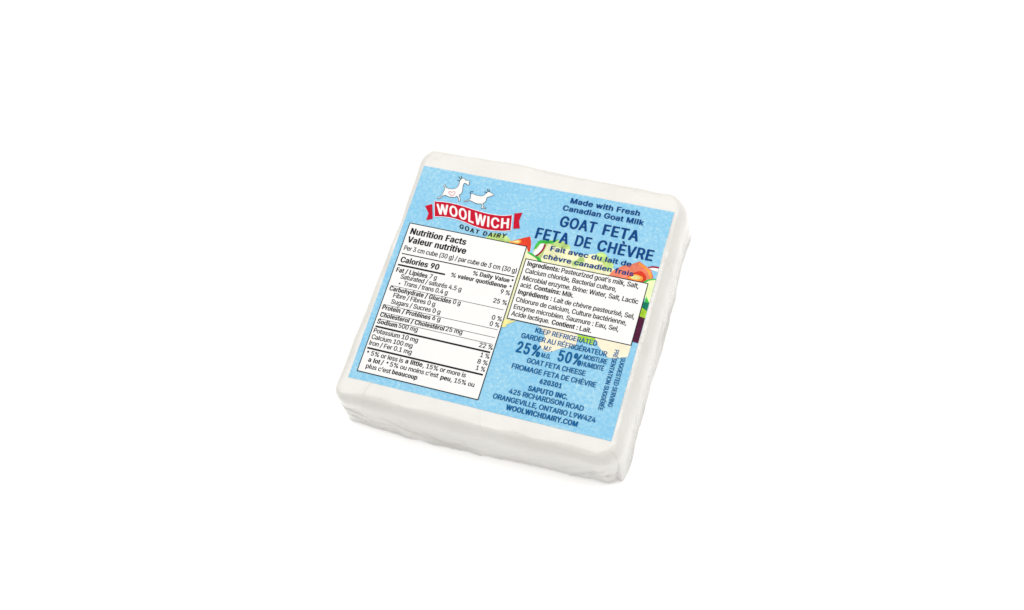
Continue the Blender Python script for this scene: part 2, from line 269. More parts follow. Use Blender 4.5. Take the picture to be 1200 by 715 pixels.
  'W': (686, [[[-9,509,11,429,16,419,19,401,24,391,26,374,31,364,34,346,39,336,41,319,46,309,49,291,54,281,56,264,61,254,64,236,69,226,71,209,76,199,79,181,84,171,86,154,91,144,94,126,99,116,111,61,116,51,119,34,124,24,126,6,129,-1,135,-8,145,-10,240,-10,250,-8,256,-1,343,320,354,284,356,266,361,256,366,229,371,219,374,201,379,191,381,174,386,164,389,146,394,136,396,119,401,109,404,91,409,81,411,64,416,54,429,-1,435,-8,445,-10,540,-10,550,-8,556,-1,576,79,581,89,584,106,589,116,591,134,596,144,599,161,604,171,606,189,611,199,614,216,619,226,641,316,646,326,649,344,654,354,656,371,661,381,664,399,669,409,671,426,689,481,694,509,688,515,678,518,595,518,585,515,576,506,493,178,481,214,471,261,466,271,459,309,454,319,446,356,441,366,431,414,426,424,419,461,414,471,406,509,400,515,390,518,298,518,288,515,279,506,236,336,231,326,224,289,219,279,211,241,206,231,196,184,193,180,159,316,154,326,139,394,134,404,121,461,116,471,109,509,103,515,93,518,8,518,-2,515]]]),
  'Z': (438, [[[419,-8,425,-1,425,59,419,65,409,68,154,68,153,71,188,116,420,456,423,461,423,509,417,515,407,518,32,518,22,515,15,509,15,451,22,445,32,442,288,441,260,406,18,51,18,-1,24,-8,34,-10,409,-10]]]),
  'a': (389, [[[354,-9,360,-2,360,285,353,313,340,335,322,356,302,371,274,384,244,391,229,391,227,394,159,394,157,391,132,389,99,379,64,359,35,330,25,315,15,295,15,290,22,284,87,264,109,264,119,266,128,275,133,288,157,309,179,319,197,321,199,319,212,319,227,311,240,298,250,270,250,250,239,239,192,234,189,231,172,231,169,229,154,229,152,226,114,221,79,211,49,196,15,160,5,128,5,88,8,85,10,65,23,40,44,16,69,-1,94,-11,114,-16,127,-16,129,-19,192,-19,232,-9,249,1,257,-9,267,-11,344,-11],[250,165,250,125,245,108,230,83,214,69,187,56,157,56,139,64,125,75,118,93,118,118,123,130,134,141,147,149,169,156,202,159,204,161,219,161,239,166]]]),
  'b': (424, [[[34,517,28,511,28,-2,34,-8,44,-11,121,-11,131,-8,138,-2,139,4,166,-11,199,-18,259,-18,261,-16,274,-16,294,-11,324,2,351,22,378,51,398,86,410,126,413,156,415,158,415,221,413,223,413,238,405,271,388,311,370,336,336,367,309,382,274,392,261,392,259,394,199,394,159,384,139,372,138,511,131,517,121,519,44,519],[214,57,204,59,181,72,165,88,150,116,143,138,140,166,138,168,138,211,140,213,143,241,150,263,170,296,186,309,201,317,229,319,249,312,266,299,283,278,290,263,303,216,303,163,300,161,300,148,295,128,275,88,251,67,236,59]]]),
  'c': (396, [[[335,357,298,379,255,392,243,392,240,394,175,394,173,392,160,392,130,384,103,372,78,354,47,321,24,281,12,236,12,218,9,216,12,141,24,96,37,71,54,46,88,14,118,-3,160,-16,173,-16,175,-18,238,-18,240,-16,255,-16,275,-11,313,4,338,22,367,53,384,86,387,106,380,112,320,127,285,124,279,118,274,103,262,83,233,62,215,57,198,57,183,62,163,74,142,101,127,138,124,163,122,166,122,211,134,261,154,293,173,309,188,317,218,319,238,312,262,293,274,273,277,261,283,254,293,252,315,252,380,269,387,276,387,283,372,316,359,333]]]),
  'd': (424, [[[390,517,380,519,303,519,293,517,287,511,285,372,260,387,228,394,165,394,163,392,150,392,130,387,100,374,73,354,47,326,34,306,19,271,12,238,12,221,9,218,9,158,12,156,14,126,29,81,49,48,85,12,105,-1,130,-11,150,-16,163,-16,165,-18,225,-18,265,-8,285,4,287,-2,293,-8,303,-11,380,-11,390,-8,397,-2,397,511],[198,57,188,59,165,72,144,96,134,116,122,166,122,213,134,263,154,296,180,314,195,319,213,319,223,317,248,302,264,283,277,258,284,228,284,216,287,213,287,168,284,166,284,151,277,121,259,88,240,69,220,59]]]),
  'e': (404, [[[123,382,98,369,80,357,52,328,39,311,24,281,17,258,12,218,9,216,9,158,12,156,12,141,19,108,29,83,52,48,78,22,103,4,140,-11,160,-13,163,-16,178,-16,180,-18,245,-18,248,-16,283,-11,320,4,343,19,367,43,379,61,389,83,389,93,383,99,325,114,295,114,285,112,279,106,264,78,245,64,225,57,200,57,173,67,152,83,132,116,124,138,122,158,380,159,390,162,397,168,394,241,382,288,369,313,359,328,328,359,280,384,250,392,238,392,235,394,173,394],[124,233,124,243,129,258,144,286,163,304,193,319,218,319,243,307,267,281,282,241,280,232]]]),
  'g': (425, [[[390,387,380,389,305,389,295,387,289,381,288,372,260,387,240,392,228,392,225,394,168,394,165,392,153,392,118,382,93,369,49,328,34,306,22,278,12,238,12,223,9,221,9,163,12,161,14,131,24,98,34,78,54,51,83,24,115,7,168,-6,223,-6,225,-3,238,-3,258,2,283,14,287,13,284,-32,274,-54,263,-68,228,-86,210,-86,205,-88,203,-86,178,-83,148,-66,120,-33,110,-31,80,-33,35,-58,27,-67,27,-74,32,-84,68,-123,90,-138,130,-153,150,-156,153,-158,168,-158,170,-161,240,-161,243,-158,260,-158,308,-146,333,-133,367,-104,384,-79,397,-39,397,381],[195,319,223,317,245,304,259,291,267,281,279,253,287,221,287,166,277,126,262,98,250,87,240,79,215,69,185,72,163,84,147,101,132,128,122,168,122,216,134,263,147,286,168,307]]]),
  'h': (410, [[[34,515,28,509,28,-1,34,-8,44,-10,121,-10,131,-8,138,-1,138,229,140,231,143,261,153,284,171,305,196,318,221,318,241,308,255,294,263,281,270,256,270,-1,276,-8,286,-10,366,-10,376,-8,383,-1,383,261,380,264,378,294,370,316,358,339,319,375,304,382,269,392,204,395,201,392,189,392,169,387,139,375,138,509,131,515,121,518,44,518]]]),
  'i': (167, [[[45,-10,123,-10,133,-8,139,-1,139,381,133,387,123,390,45,390,35,387,29,381,29,-1,35,-8]],[[151,471,151,494,146,506,128,525,108,532,60,532,50,530,40,525,21,506,16,494,16,471,24,456,43,440,65,432,103,432,120,438,144,456]]]),
  'k': (381, [[[34,515,28,509,28,-1,34,-8,44,-10,121,-10,131,-8,138,-1,138,136,151,148,274,-8,284,-10,379,-10,389,-8,395,-1,395,6,228,216,385,376,385,381,379,387,369,390,276,390,266,387,139,257,138,509,131,515,121,518,44,518]]]),
  'l': (185, [[[51,-10,134,-10,144,-8,150,-1,150,509,144,515,134,518,51,518,41,515,35,509,35,-1,41,-8]]]),
  'm': (610, [[[583,-1,583,271,580,274,580,291,573,319,565,334,553,351,529,372,506,385,471,395,401,395,371,387,349,377,321,355,294,380,279,387,251,395,186,395,159,387,141,377,131,387,121,390,44,390,34,387,28,381,28,-1,34,-8,44,-10,121,-10,131,-8,138,-1,138,239,140,241,140,261,153,291,171,310,194,320,206,320,226,310,238,299,248,279,248,266,250,264,250,-1,256,-8,266,-10,344,-10,354,-8,360,-1,360,259,365,279,375,296,389,310,411,320,426,320,454,305,465,289,470,271,470,-1,476,-8,486,-10,566,-10,576,-8]]]),
  'n': (410, [[[376,-8,383,-1,383,261,380,264,378,294,370,316,355,341,319,375,304,382,269,392,204,395,201,392,189,392,169,387,141,375,138,376,138,381,131,387,121,390,44,390,34,387,28,381,28,-1,34,-8,44,-10,121,-10,131,-8,138,-1,138,229,140,231,143,261,153,284,171,305,196,318,221,318,241,308,255,294,263,281,270,256,270,-1,276,-8,286,-10,366,-10]]]),
  'o': (415, [[[313,372,275,387,255,392,243,392,240,394,175,394,173,392,160,392,118,379,88,362,54,331,37,306,24,281,12,236,9,161,12,158,14,128,24,96,47,56,78,22,103,4,140,-11,160,-16,173,-16,175,-18,238,-18,240,-16,255,-16,275,-11,308,2,340,24,359,43,382,76,394,103,404,143,407,208,404,211,402,246,389,286,369,321,340,352],[218,319,238,312,255,299,277,271,292,226,294,168,292,166,292,151,284,123,274,101,262,83,233,62,215,57,198,57,183,62,163,74,152,86,134,116,122,166,122,211,134,261,154,293,173,309,188,317]]]),
  'p': (424, [[[34,-150,44,-153,121,-153,131,-150,138,-144,139,5,159,-8,196,-18,261,-18,264,-15,276,-15,309,-5,336,10,370,41,388,66,405,106,413,139,413,156,415,159,415,221,413,224,410,251,398,291,378,326,351,355,319,377,291,387,271,392,256,392,254,395,201,395,199,392,186,392,159,385,139,372,138,381,131,387,121,390,44,390,34,387,28,381,28,-144],[211,57,184,70,165,89,150,116,143,139,140,166,138,169,138,211,140,214,140,229,145,249,163,286,184,307,204,317,226,320,256,307,278,286,290,264,303,216,303,164,293,121,275,89,256,70,244,62,229,57]]]),
  'q': (424, [[[390,-150,397,-144,397,381,390,387,380,390,303,390,293,387,287,381,285,372,265,385,238,392,225,392,223,395,170,395,168,392,153,392,133,387,93,370,49,329,34,306,24,284,12,239,12,221,9,219,12,139,14,136,17,116,34,71,57,39,75,20,100,2,130,-10,163,-18,228,-18,260,-10,285,5,287,-144,293,-150,303,-153,380,-153],[195,57,165,72,149,89,132,121,124,149,124,164,122,166,122,214,132,256,147,286,168,307,188,317,210,320,228,315,250,300,267,279,274,264,282,241,284,214,287,211,287,166,284,164,284,149,277,121,269,104,252,79,228,62,213,57]]]),
  'r': (259, [[[34,-8,44,-10,121,-10,131,-8,138,-1,138,239,140,241,140,256,155,289,174,305,196,315,251,312,261,315,268,321,268,386,261,392,251,395,189,395,156,387,139,377,131,387,121,390,44,390,34,387,28,381,28,-1]]]),
  's': (365, [[[64,9,94,-6,132,-16,147,-16,149,-18,214,-18,217,-16,232,-16,234,-13,254,-11,297,7,314,19,341,48,356,86,356,128,351,146,333,173,312,192,284,207,167,237,143,251,133,273,136,291,141,301,162,317,177,322,199,322,212,317,231,301,243,276,249,269,259,267,279,267,342,282,348,288,348,298,333,331,292,372,257,387,237,392,224,392,222,394,154,394,152,392,139,392,102,382,77,369,36,328,23,298,23,251,28,233,38,216,64,189,97,172,189,147,199,147,219,139,238,123,243,111,243,96,238,83,224,69,199,57,167,57,144,67,126,88,121,106,112,114,102,117,82,117,17,102,11,96,11,88,16,71,28,46]]]),
  't': (227, [[[233,-7,239,0,239,5,226,55,220,61,210,63,165,61,156,70,151,82,151,315,213,316,223,318,229,325,229,380,223,386,213,388,151,390,151,472,145,478,135,481,55,481,45,478,39,472,39,390,-2,388,-12,386,-19,380,-19,325,-12,318,-2,316,39,315,39,82,41,80,41,65,46,47,56,30,80,6,105,-7,125,-12,138,-12,140,-14,200,-14]]]),
  'u': (410, [[[34,387,28,381,28,114,30,111,30,96,38,69,60,31,86,7,111,-5,154,-15,211,-15,251,-5,269,5,273,4,273,-1,279,-8,289,-10,366,-10,376,-8,383,-1,383,381,376,387,366,390,286,390,276,387,270,381,270,131,258,96,239,75,221,65,196,60,171,70,158,81,145,104,140,121,140,141,138,144,138,381,131,387,121,390,44,390]]]),
  'v': (389, [[[397,381,391,387,381,390,296,390,286,387,280,381,265,344,257,316,252,309,247,289,242,281,235,254,230,246,225,226,220,219,215,199,210,191,202,164,194,148,110,381,104,387,94,390,9,390,-1,387,-8,381,-8,374,15,321,17,309,47,236,70,171,80,151,102,86,112,66,135,1,144,-8,154,-10,236,-10,246,-8,252,-1]]]),
  'y': (389, [[[29,-148,61,-155,119,-155,121,-153,131,-153,151,-148,171,-138,205,-106,230,-61,232,-49,242,-29,265,36,300,121,302,134,332,206,342,239,365,291,375,324,397,376,397,381,391,387,381,390,296,390,286,387,280,381,255,309,250,301,245,281,240,274,235,254,230,246,225,226,220,219,215,199,210,191,202,164,194,147,110,381,104,387,94,390,9,390,-1,387,-8,381,-8,374,2,354,12,321,22,301,32,269,42,249,52,216,62,196,72,164,82,144,85,131,95,111,105,79,137,-1,122,-44,112,-64,101,-75,91,-80,74,-75,54,-75,44,-78,35,-86,22,-134,22,-141]]]),
  'z': (380, [[[358,-8,364,-1,364,59,358,65,348,68,159,69,357,326,357,381,350,387,340,390,38,390,28,387,22,381,22,321,28,315,38,312,222,311,17,49,17,-1,23,-8,33,-10,348,-10]]]),
  'È': (419, [[[394,-8,400,-1,400,59,394,65,384,68,150,69,151,218,364,218,374,220,380,226,380,286,374,292,364,295,151,295,150,441,381,442,391,445,398,451,398,509,391,515,381,518,51,518,41,515,35,509,35,-1,41,-8,51,-10,384,-10]],[[105,659,105,651,174,550,184,548,254,548,264,550,270,556,270,561,245,609,245,614,223,659,216,665,206,668,121,668,111,665]]]),
  'É': (419, [[[394,-8,400,-1,400,59,394,65,384,68,150,69,151,218,364,218,374,220,380,226,380,286,374,292,364,295,151,295,150,441,381,442,391,445,398,451,398,509,391,515,381,518,51,518,41,515,35,509,35,-1,41,-8,51,-10,384,-10]],[[330,659,324,665,314,668,229,668,219,665,213,659,188,609,188,604,165,561,165,556,171,550,181,548,251,548,261,550,320,636,330,654]]]),
  'è': (404, [[[123,382,98,369,80,357,52,328,39,311,24,281,17,258,12,218,9,216,9,158,12,156,12,141,19,108,29,83,52,48,78,22,103,4,140,-11,160,-13,163,-16,178,-16,180,-18,245,-18,248,-16,283,-11,320,4,343,19,367,43,379,61,389,83,389,93,383,99,325,114,295,114,285,112,279,106,264,78,245,64,225,57,200,57,173,67,152,83,132,116,124,138,122,158,380,159,390,162,397,168,394,241,382,288,369,313,359,328,328,359,280,384,250,392,238,392,235,394,173,394],[124,233,124,243,129,258,144,286,163,304,193,319,218,319,243,307,267,281,282,241,280,232]],[[89,531,92,521,132,463,134,456,149,433,160,422,170,419,238,419,248,422,254,428,249,446,224,493,224,498,209,528,200,537,190,539,105,539,95,537]]]),
  'é': (404, [[[123,382,98,369,80,357,52,328,39,311,24,281,17,258,12,218,9,216,9,158,12,156,12,141,19,108,29,83,52,48,78,22,103,4,140,-11,160,-13,163,-16,178,-16,180,-18,245,-18,248,-16,283,-11,320,4,343,19,367,43,379,61,389,83,389,93,383,99,325,114,295,114,285,112,279,106,264,78,245,64,225,57,200,57,173,67,152,83,132,116,124,138,122,158,380,159,390,162,397,168,394,241,382,288,369,313,359,328,328,359,280,384,250,392,238,392,235,394,173,394],[124,233,124,243,129,258,144,286,163,304,193,319,218,319,243,307,267,281,282,241,280,232]],[[317,531,310,537,300,539,215,539,205,537,199,531,174,481,174,476,152,433,152,428,158,422,168,419,238,419,248,422,317,523]]]),
  '’': (177, [[[33,311,43,308,108,308,118,311,124,317,139,377,149,404,152,422,157,432,159,449,169,477,172,494,177,504,177,509,170,516,160,518,73,518,63,516,57,509,47,442,44,439,42,409,39,407,39,394,37,392,37,377,29,344,29,329,27,327,27,317]]]),
 },
 'M': {
  ' ': (188, []),
  '%': (676, [[[615,189,581,220,551,233,529,235,526,238,476,238,474,235,461,235,431,225,411,213,390,192,380,177,370,149,367,82,370,79,372,57,385,29,416,-2,441,-15,469,-22,534,-22,561,-15,589,0,620,34,632,69,632,147,622,177],[501,165,510,154,517,124,515,77,507,57,501,50,490,67,485,87,485,129,490,147]],[[109,-7,121,-12,206,-12,219,-7,225,-1,572,504,572,509,566,515,554,520,466,520,454,515,447,509,102,7,102,-1]],[[292,477,259,510,216,528,199,528,196,530,136,528,106,518,89,508,57,474,50,459,42,432,42,369,45,367,47,347,55,329,65,314,84,295,109,280,141,270,209,270,236,278,256,288,287,317,302,344,307,364,307,437],[176,458,185,444,190,429,190,372,180,347,174,343,160,374,160,424,165,442]]]),
  '0': (453, [[[277,526,262,526,259,528,194,528,192,526,177,526,144,516,107,496,78,469,55,439,35,397,23,352,20,322,18,319,18,297,15,294,15,214,18,212,18,189,20,187,20,169,23,167,25,144,43,92,70,47,99,18,137,-4,177,-17,189,-17,192,-19,262,-19,304,-9,344,11,383,47,403,77,415,104,430,157,433,187,435,189,435,212,438,214,438,292,435,294,435,319,433,322,430,352,413,409,388,454,359,486,322,511],[219,446,234,446,247,441,278,409,293,379,300,357,305,322,308,319,308,302,310,299,310,209,308,207,308,189,305,187,300,152,293,129,273,92,254,73,232,63,222,63,207,68,175,99,160,129,153,152,148,187,145,189,145,207,143,209,143,299,145,302,145,319,148,322,148,334,155,364,160,379,183,419,199,436]]]),
  '2': (453, [[[38,-8,50,-13,403,-13,415,-8,421,-1,421,59,415,65,403,70,199,71,314,191,364,249,391,289,409,329,411,351,414,354,414,391,406,424,394,449,379,469,365,483,338,503,313,515,265,528,185,528,183,525,170,525,138,515,100,495,64,461,54,446,39,414,36,394,34,391,34,361,40,355,53,350,140,350,153,355,159,361,164,396,174,416,188,432,210,445,235,445,258,435,274,419,281,406,286,391,289,369,286,366,286,351,281,334,271,314,254,289,189,216,31,51,31,-1]]]),
  '5': (453, [[[393,516,381,521,81,521,68,516,62,509,35,252,41,246,61,238,101,236,103,233,143,233,156,238,171,251,196,261,206,263,236,261,261,246,277,227,287,207,295,179,295,144,287,117,280,102,256,76,228,63,206,66,186,76,167,94,160,109,155,132,143,141,136,143,46,143,33,138,27,132,27,117,30,114,30,102,45,64,57,47,81,23,111,3,148,-12,168,-17,181,-17,183,-19,258,-19,261,-17,273,-17,293,-12,313,-4,353,18,390,54,407,82,420,117,420,129,422,132,422,197,410,239,390,274,353,311,313,333,291,341,271,343,268,346,193,346,191,343,172,342,180,429,183,441,381,441,388,443,400,452,400,509]]]),
  'A': (480, [[[-16,-1,-10,-8,3,-13,100,-13,113,-8,119,-1,146,84,151,91,161,126,165,130,315,130,329,89,334,81,344,46,349,39,356,11,361,-1,368,-8,380,-13,475,-13,488,-8,494,-1,494,9,489,24,459,99,454,119,449,126,416,221,386,296,381,316,359,371,326,466,321,474,311,506,303,515,290,520,188,520,175,515,166,506,126,391,121,384,116,364,111,356,106,336,101,329,96,309,91,301,86,281,81,274,76,254,71,246,66,226,61,219,56,199,51,191,46,171,41,164,36,144,31,136,26,116,21,109,16,89,11,81,6,61,1,54,-4,34,-9,26],[238,345,241,341,254,299,259,291,266,264,284,221,285,210,191,211]]]),
  'C': (510, [[[422,486,382,508,324,526,307,526,304,528,232,528,229,526,212,526,159,511,117,488,94,471,70,447,45,412,28,377,18,347,13,312,10,309,8,222,10,219,13,184,23,144,48,92,68,64,97,36,124,16,159,-2,212,-17,227,-17,229,-19,307,-19,309,-17,324,-17,369,-4,414,18,432,31,465,64,478,82,495,117,505,152,505,162,499,168,487,173,394,173,382,168,375,162,370,142,358,117,324,83,304,73,274,66,237,71,219,78,194,96,173,119,150,162,138,212,138,237,135,239,138,297,150,347,168,382,183,402,204,421,237,438,272,443,274,441,297,438,324,426,353,399,365,379,375,347,387,338,394,336,487,336,499,341,505,347,505,357,495,392,480,422,463,447]]]),
  'D': (502, [[[34,-8,46,-13,261,-13,264,-10,284,-10,286,-8,309,-5,341,5,379,22,416,50,445,81,473,129,488,176,490,206,493,209,493,241,495,244,493,304,490,306,488,334,480,354,480,361,460,406,433,444,401,473,354,500,341,503,326,510,296,518,281,518,279,520,46,520,34,515,28,509,28,-1],[159,440,244,438,274,430,294,420,309,410,328,391,338,376,358,331,363,296,365,294,368,246,365,244,363,201,353,164,343,141,328,119,299,92,269,77,234,72,231,70,158,71]]]),
  'E': (419, [[[401,-8,408,-1,408,59,401,65,389,70,158,71,159,215,369,215,381,220,388,226,388,286,381,292,369,298,159,298,158,439,386,440,399,445,405,451,405,509,399,515,386,520,46,520,34,515,28,509,28,-1,34,-8,46,-13,389,-13]]]),
  'F': (410, [[[39,-10,46,-13,139,-13,151,-8,158,-1,159,208,359,208,371,212,378,219,378,279,371,285,359,290,159,290,158,439,384,440,396,445,403,451,403,509,396,515,384,520,46,520,34,515,28,509,28,-1]]]),
  'G': (520, [[[132,498,99,476,58,432,33,389,15,337,13,312,10,309,10,289,8,287,10,199,13,197,13,184,20,152,43,99,65,67,109,26,142,6,199,-14,227,-17,229,-19,307,-19,309,-17,327,-17,379,-2,409,13,434,31,468,64,493,104,503,132,505,152,508,154,508,169,510,172,510,257,504,263,492,268,269,268,257,263,250,257,250,197,257,191,269,186,380,184,380,169,370,137,350,104,337,91,307,73,277,66,262,66,232,73,212,83,192,98,168,127,150,162,140,197,138,237,135,239,135,269,138,272,140,312,158,364,180,399,207,423,237,438,272,443,274,441,297,438,322,426,353,394,365,374,375,347,382,341,394,336,489,336,502,341,508,347,508,352,498,387,485,414,460,449,424,483,379,508,334,523,304,526,302,528,229,528,227,526,209,526,207,523,187,521]]]),
  'H': (517, [[[484,-8,490,-1,490,509,484,515,471,520,379,520,366,515,360,509,359,302,159,302,158,509,151,515,139,520,46,520,34,515,28,509,28,-1,34,-8,46,-13,139,-13,151,-8,158,-1,159,220,359,220,360,-1,366,-8,379,-13,471,-13]]]),
  'I': (185, [[[46,-13,139,-13,151,-8,158,-1,158,511,151,518,139,523,46,523,34,518,27,511,27,-1,34,-8]]]),
  'L': (393, [[[39,518,28,509,28,-1,34,-8,46,-13,374,-13,386,-8,393,-1,393,59,381,68,374,70,158,71,158,509,151,515,139,520,46,520]]]),
  'M': (628, [[[28,509,28,-1,34,-8,46,-13,136,-13,149,-8,155,-1,156,243,250,4,259,-8,271,-13,356,-13,369,-8,375,-1,471,245,473,-1,479,-8,491,-13,581,-13,594,-8,600,-1,600,509,594,515,581,520,461,520,449,515,443,509,418,446,415,434,405,414,403,401,393,381,390,369,380,349,378,336,363,304,360,291,350,271,348,259,338,239,335,226,325,206,323,194,314,178,185,509,179,515,166,520,46,520,34,515]]]),
  'O': (533, [[[414,18,434,33,468,67,490,99,508,137,520,182,523,217,525,219,525,289,523,292,523,312,520,314,520,327,513,357,493,404,465,444,434,476,409,493,374,511,344,521,324,523,322,526,307,526,304,528,232,528,229,526,212,526,209,523,189,521,159,511,129,496,92,468,60,434,45,412,28,377,15,337,13,312,10,309,10,289,8,287,10,199,13,197,18,162,28,132,45,97,70,62,109,26,159,-2,199,-14,227,-17,229,-19,304,-19,307,-17,324,-17,369,-4],[262,443,287,441,309,433,337,416,353,399,370,374,385,342,385,334,393,314,395,282,398,279,398,229,395,227,393,194,385,167,370,134,355,112,327,86,304,73,274,66,247,68,224,76,194,96,183,107,168,127,150,162,140,197,138,234,135,237,135,269,138,272,140,312,150,347,165,377,183,402,204,421,232,436]]]),
  'R': (449, [[[34,515,28,509,28,-1,34,-8,46,-13,139,-13,151,-8,158,-1,158,184,219,185,253,126,265,99,270,94,318,1,326,-8,339,-13,441,-13,454,-8,460,-1,460,4,350,204,386,225,410,249,425,271,438,304,440,334,443,336,440,389,433,416,410,456,386,480,369,493,344,505,289,520,46,520],[159,440,236,440,239,438,254,438,271,432,295,414,310,381,313,336,305,309,291,288,274,275,241,267,158,269]]]),
  'T': (449, [[[178,-13,271,-13,283,-8,289,-1,289,439,431,440,443,445,449,451,449,509,438,518,431,520,18,520,6,515,-1,509,-1,451,11,442,18,440,159,439,159,-1,166,-8]]]),
  'V': (480, [[[-16,509,21,401,34,374,39,354,51,326,56,306,69,279,74,259,86,231,91,211,104,184,109,164,121,136,126,116,139,89,144,69,156,41,169,1,178,-8,190,-13,293,-13,305,-8,314,4,319,24,324,31,329,51,334,59,339,79,344,86,349,106,354,114,359,134,364,141,369,161,374,169,379,189,384,196,389,216,394,224,399,244,404,251,409,271,414,279,419,299,424,306,429,326,434,334,439,354,444,361,449,381,454,389,459,409,464,416,469,436,494,499,494,509,488,515,475,520,380,520,368,515,361,509,314,369,309,361,294,311,289,304,274,254,269,246,244,166,240,162,184,326,179,334,171,361,166,369,156,404,151,411,144,439,126,481,119,509,113,515,100,520,3,520,-10,515]]]),
  'W': (686, [[[-16,509,4,429,9,419,11,401,16,391,19,374,24,364,26,346,31,336,34,319,39,309,41,291,46,281,49,264,54,254,56,236,61,226,64,209,69,199,71,181,76,171,79,154,84,144,86,126,91,116,104,61,109,51,111,34,116,24,119,6,121,-1,128,-8,140,-13,245,-13,258,-8,264,-1,343,292,354,256,359,229,364,219,366,201,371,191,374,174,379,164,381,146,386,136,389,119,394,109,396,91,401,81,404,64,409,54,421,-1,428,-8,440,-13,545,-13,558,-8,564,-1,584,79,589,89,591,106,596,116,599,134,604,144,606,161,611,171,614,189,619,199,621,216,626,226,649,316,654,326,656,344,661,354,664,371,669,381,671,399,676,409,679,426,696,481,701,509,695,515,683,520,590,520,578,515,569,506,493,208,489,214,479,261,474,271,466,309,461,319,454,356,449,366,426,461,421,471,414,509,408,515,395,520,293,520,280,515,271,506,229,336,224,326,216,289,211,279,204,241,199,231,196,214,193,210,166,316,161,326,146,394,141,404,129,461,124,471,116,509,110,515,98,520,3,520,-10,515]]]),
  'Y': (472, [[[283,-13,295,-8,301,-1,301,209,476,486,486,504,486,509,480,515,468,520,365,520,353,515,341,501,244,339,235,330,126,509,120,515,108,520,5,520,-7,515,-14,509,-11,496,171,206,171,-1,178,-8,190,-13]]]),
  'a': (389, [[[362,-9,368,-2,368,285,360,313,338,348,317,366,289,381,269,389,249,394,234,394,232,396,154,396,152,394,127,391,97,381,57,359,28,330,18,315,8,295,8,290,14,284,82,261,114,261,127,266,135,275,140,288,164,309,182,316,207,316,219,311,233,298,243,270,243,250,237,241,134,229,77,214,42,196,13,168,5,155,-2,128,-2,88,8,53,25,28,49,6,72,-6,99,-16,122,-19,124,-21,197,-21,199,-19,212,-19,242,-6,262,-14,349,-14],[243,160,243,125,240,115,233,98,217,76,207,69,182,59,152,61,133,75,125,93,125,118,130,130,142,141,149,146,174,154,207,156,227,161]]]),
  'c': (396, [[[343,357,300,382,260,394,248,394,245,397,170,397,168,394,155,394,135,389,95,372,70,354,47,331,29,306,9,258,7,238,4,236,4,218,2,216,2,161,4,158,7,128,17,96,39,56,70,22,95,4,115,-6,155,-18,168,-18,170,-21,243,-21,245,-18,270,-16,320,4,345,22,367,43,379,61,394,93,394,106,388,112,325,129,290,129,278,124,272,118,264,98,245,74,230,64,203,59,180,67,159,86,142,116,129,166,129,211,142,261,162,293,180,309,190,314,213,317,230,312,254,293,267,273,269,261,275,254,288,249,320,249,370,262,388,269,394,276,394,283,379,316,367,333]]]),
  'd': (424, [[[398,517,385,522,298,522,285,517,279,511,278,382,263,389,233,397,160,397,158,394,135,392,108,382,78,364,52,341,27,306,12,271,4,238,4,221,2,218,2,158,4,156,7,126,22,81,42,48,78,12,98,-1,135,-16,158,-18,160,-21,230,-21,268,-11,280,-3,298,-13,385,-13,398,-8,404,-2,404,511],[203,59,185,64,173,72,152,96,142,116,129,166,129,213,142,263,162,296,183,312,208,317,210,314,220,314,240,302,257,283,269,258,277,228,277,216,279,213,279,168,277,166,277,151,269,121,252,88,233,69,218,62]]]),
  'e': (404, [[[90,369,73,357,37,318,17,281,7,248,4,218,2,216,2,158,4,156,4,141,12,108,22,83,37,58,70,22,95,4,145,-16,173,-18,175,-21,250,-21,253,-18,278,-16,313,-3,350,19,374,43,387,61,397,83,397,93,390,99,330,117,290,117,278,112,272,106,257,78,238,64,220,59,193,62,180,67,163,79,152,93,139,116,129,156,385,157,398,162,404,168,404,218,402,221,399,256,389,288,367,328,335,359,320,369,290,384,240,397,168,397,165,394,153,394,120,384],[132,236,137,258,152,286,170,304,198,317,213,317,235,307,259,281,274,241,273,234]]]),
  'f': (254, [[[68,-13,155,-13,168,-8,174,-1,174,314,243,315,255,320,261,326,261,381,255,387,243,392,175,392,174,429,181,451,190,460,243,458,255,462,261,469,269,501,274,511,274,524,263,532,223,542,158,542,155,540,143,540,103,525,88,515,66,494,56,479,49,456,49,394,-7,392,-20,387,-26,381,-26,326,-20,320,-7,315,49,314,49,-1,55,-8]]]),
  'h': (410, [[[26,515,20,509,20,-1,26,-8,39,-13,126,-13,139,-8,145,-1,145,229,148,231,148,251,160,284,179,305,201,315,219,315,234,308,248,294,255,281,263,256,263,-1,269,-8,281,-13,371,-13,384,-8,390,-1,390,261,388,264,385,294,378,316,365,339,326,375,306,385,274,395,259,395,256,397,199,397,196,395,174,392,146,382,145,509,139,515,126,520,39,520]]]),
  'i': (167, [[[40,-13,128,-13,140,-8,146,-1,146,381,140,387,128,392,40,392,28,387,21,381,21,-1,28,-8]],[[159,471,159,494,154,506,135,525,113,535,55,535,48,532,33,525,14,506,9,494,9,471,16,456,35,440,60,430,108,430,123,435,140,445,151,456]]]),
  'k': (381, [[[26,515,20,509,20,-1,26,-8,39,-13,126,-13,139,-8,145,-1,145,136,149,140,266,-8,279,-13,384,-13,396,-8,403,-1,403,6,235,216,393,376,393,381,386,387,374,392,271,392,264,390,146,275,145,509,139,515,126,520,39,520]]]),
  'l': (185, [[[46,-13,139,-13,151,-8,158,-1,158,509,151,515,139,520,46,520,34,515,27,509,27,-1,34,-8]]]),
  'n': (410, [[[384,-8,390,-1,390,261,388,264,385,294,378,316,363,341,326,375,284,392,259,395,256,397,199,397,196,395,174,392,149,382,144,382,126,392,39,392,26,387,20,381,20,-1,26,-8,39,-13,126,-13,139,-8,145,-1,145,229,148,231,148,251,160,284,179,305,201,315,219,315,234,308,248,294,255,281,263,256,263,-1,269,-8,281,-13,371,-13]]]),
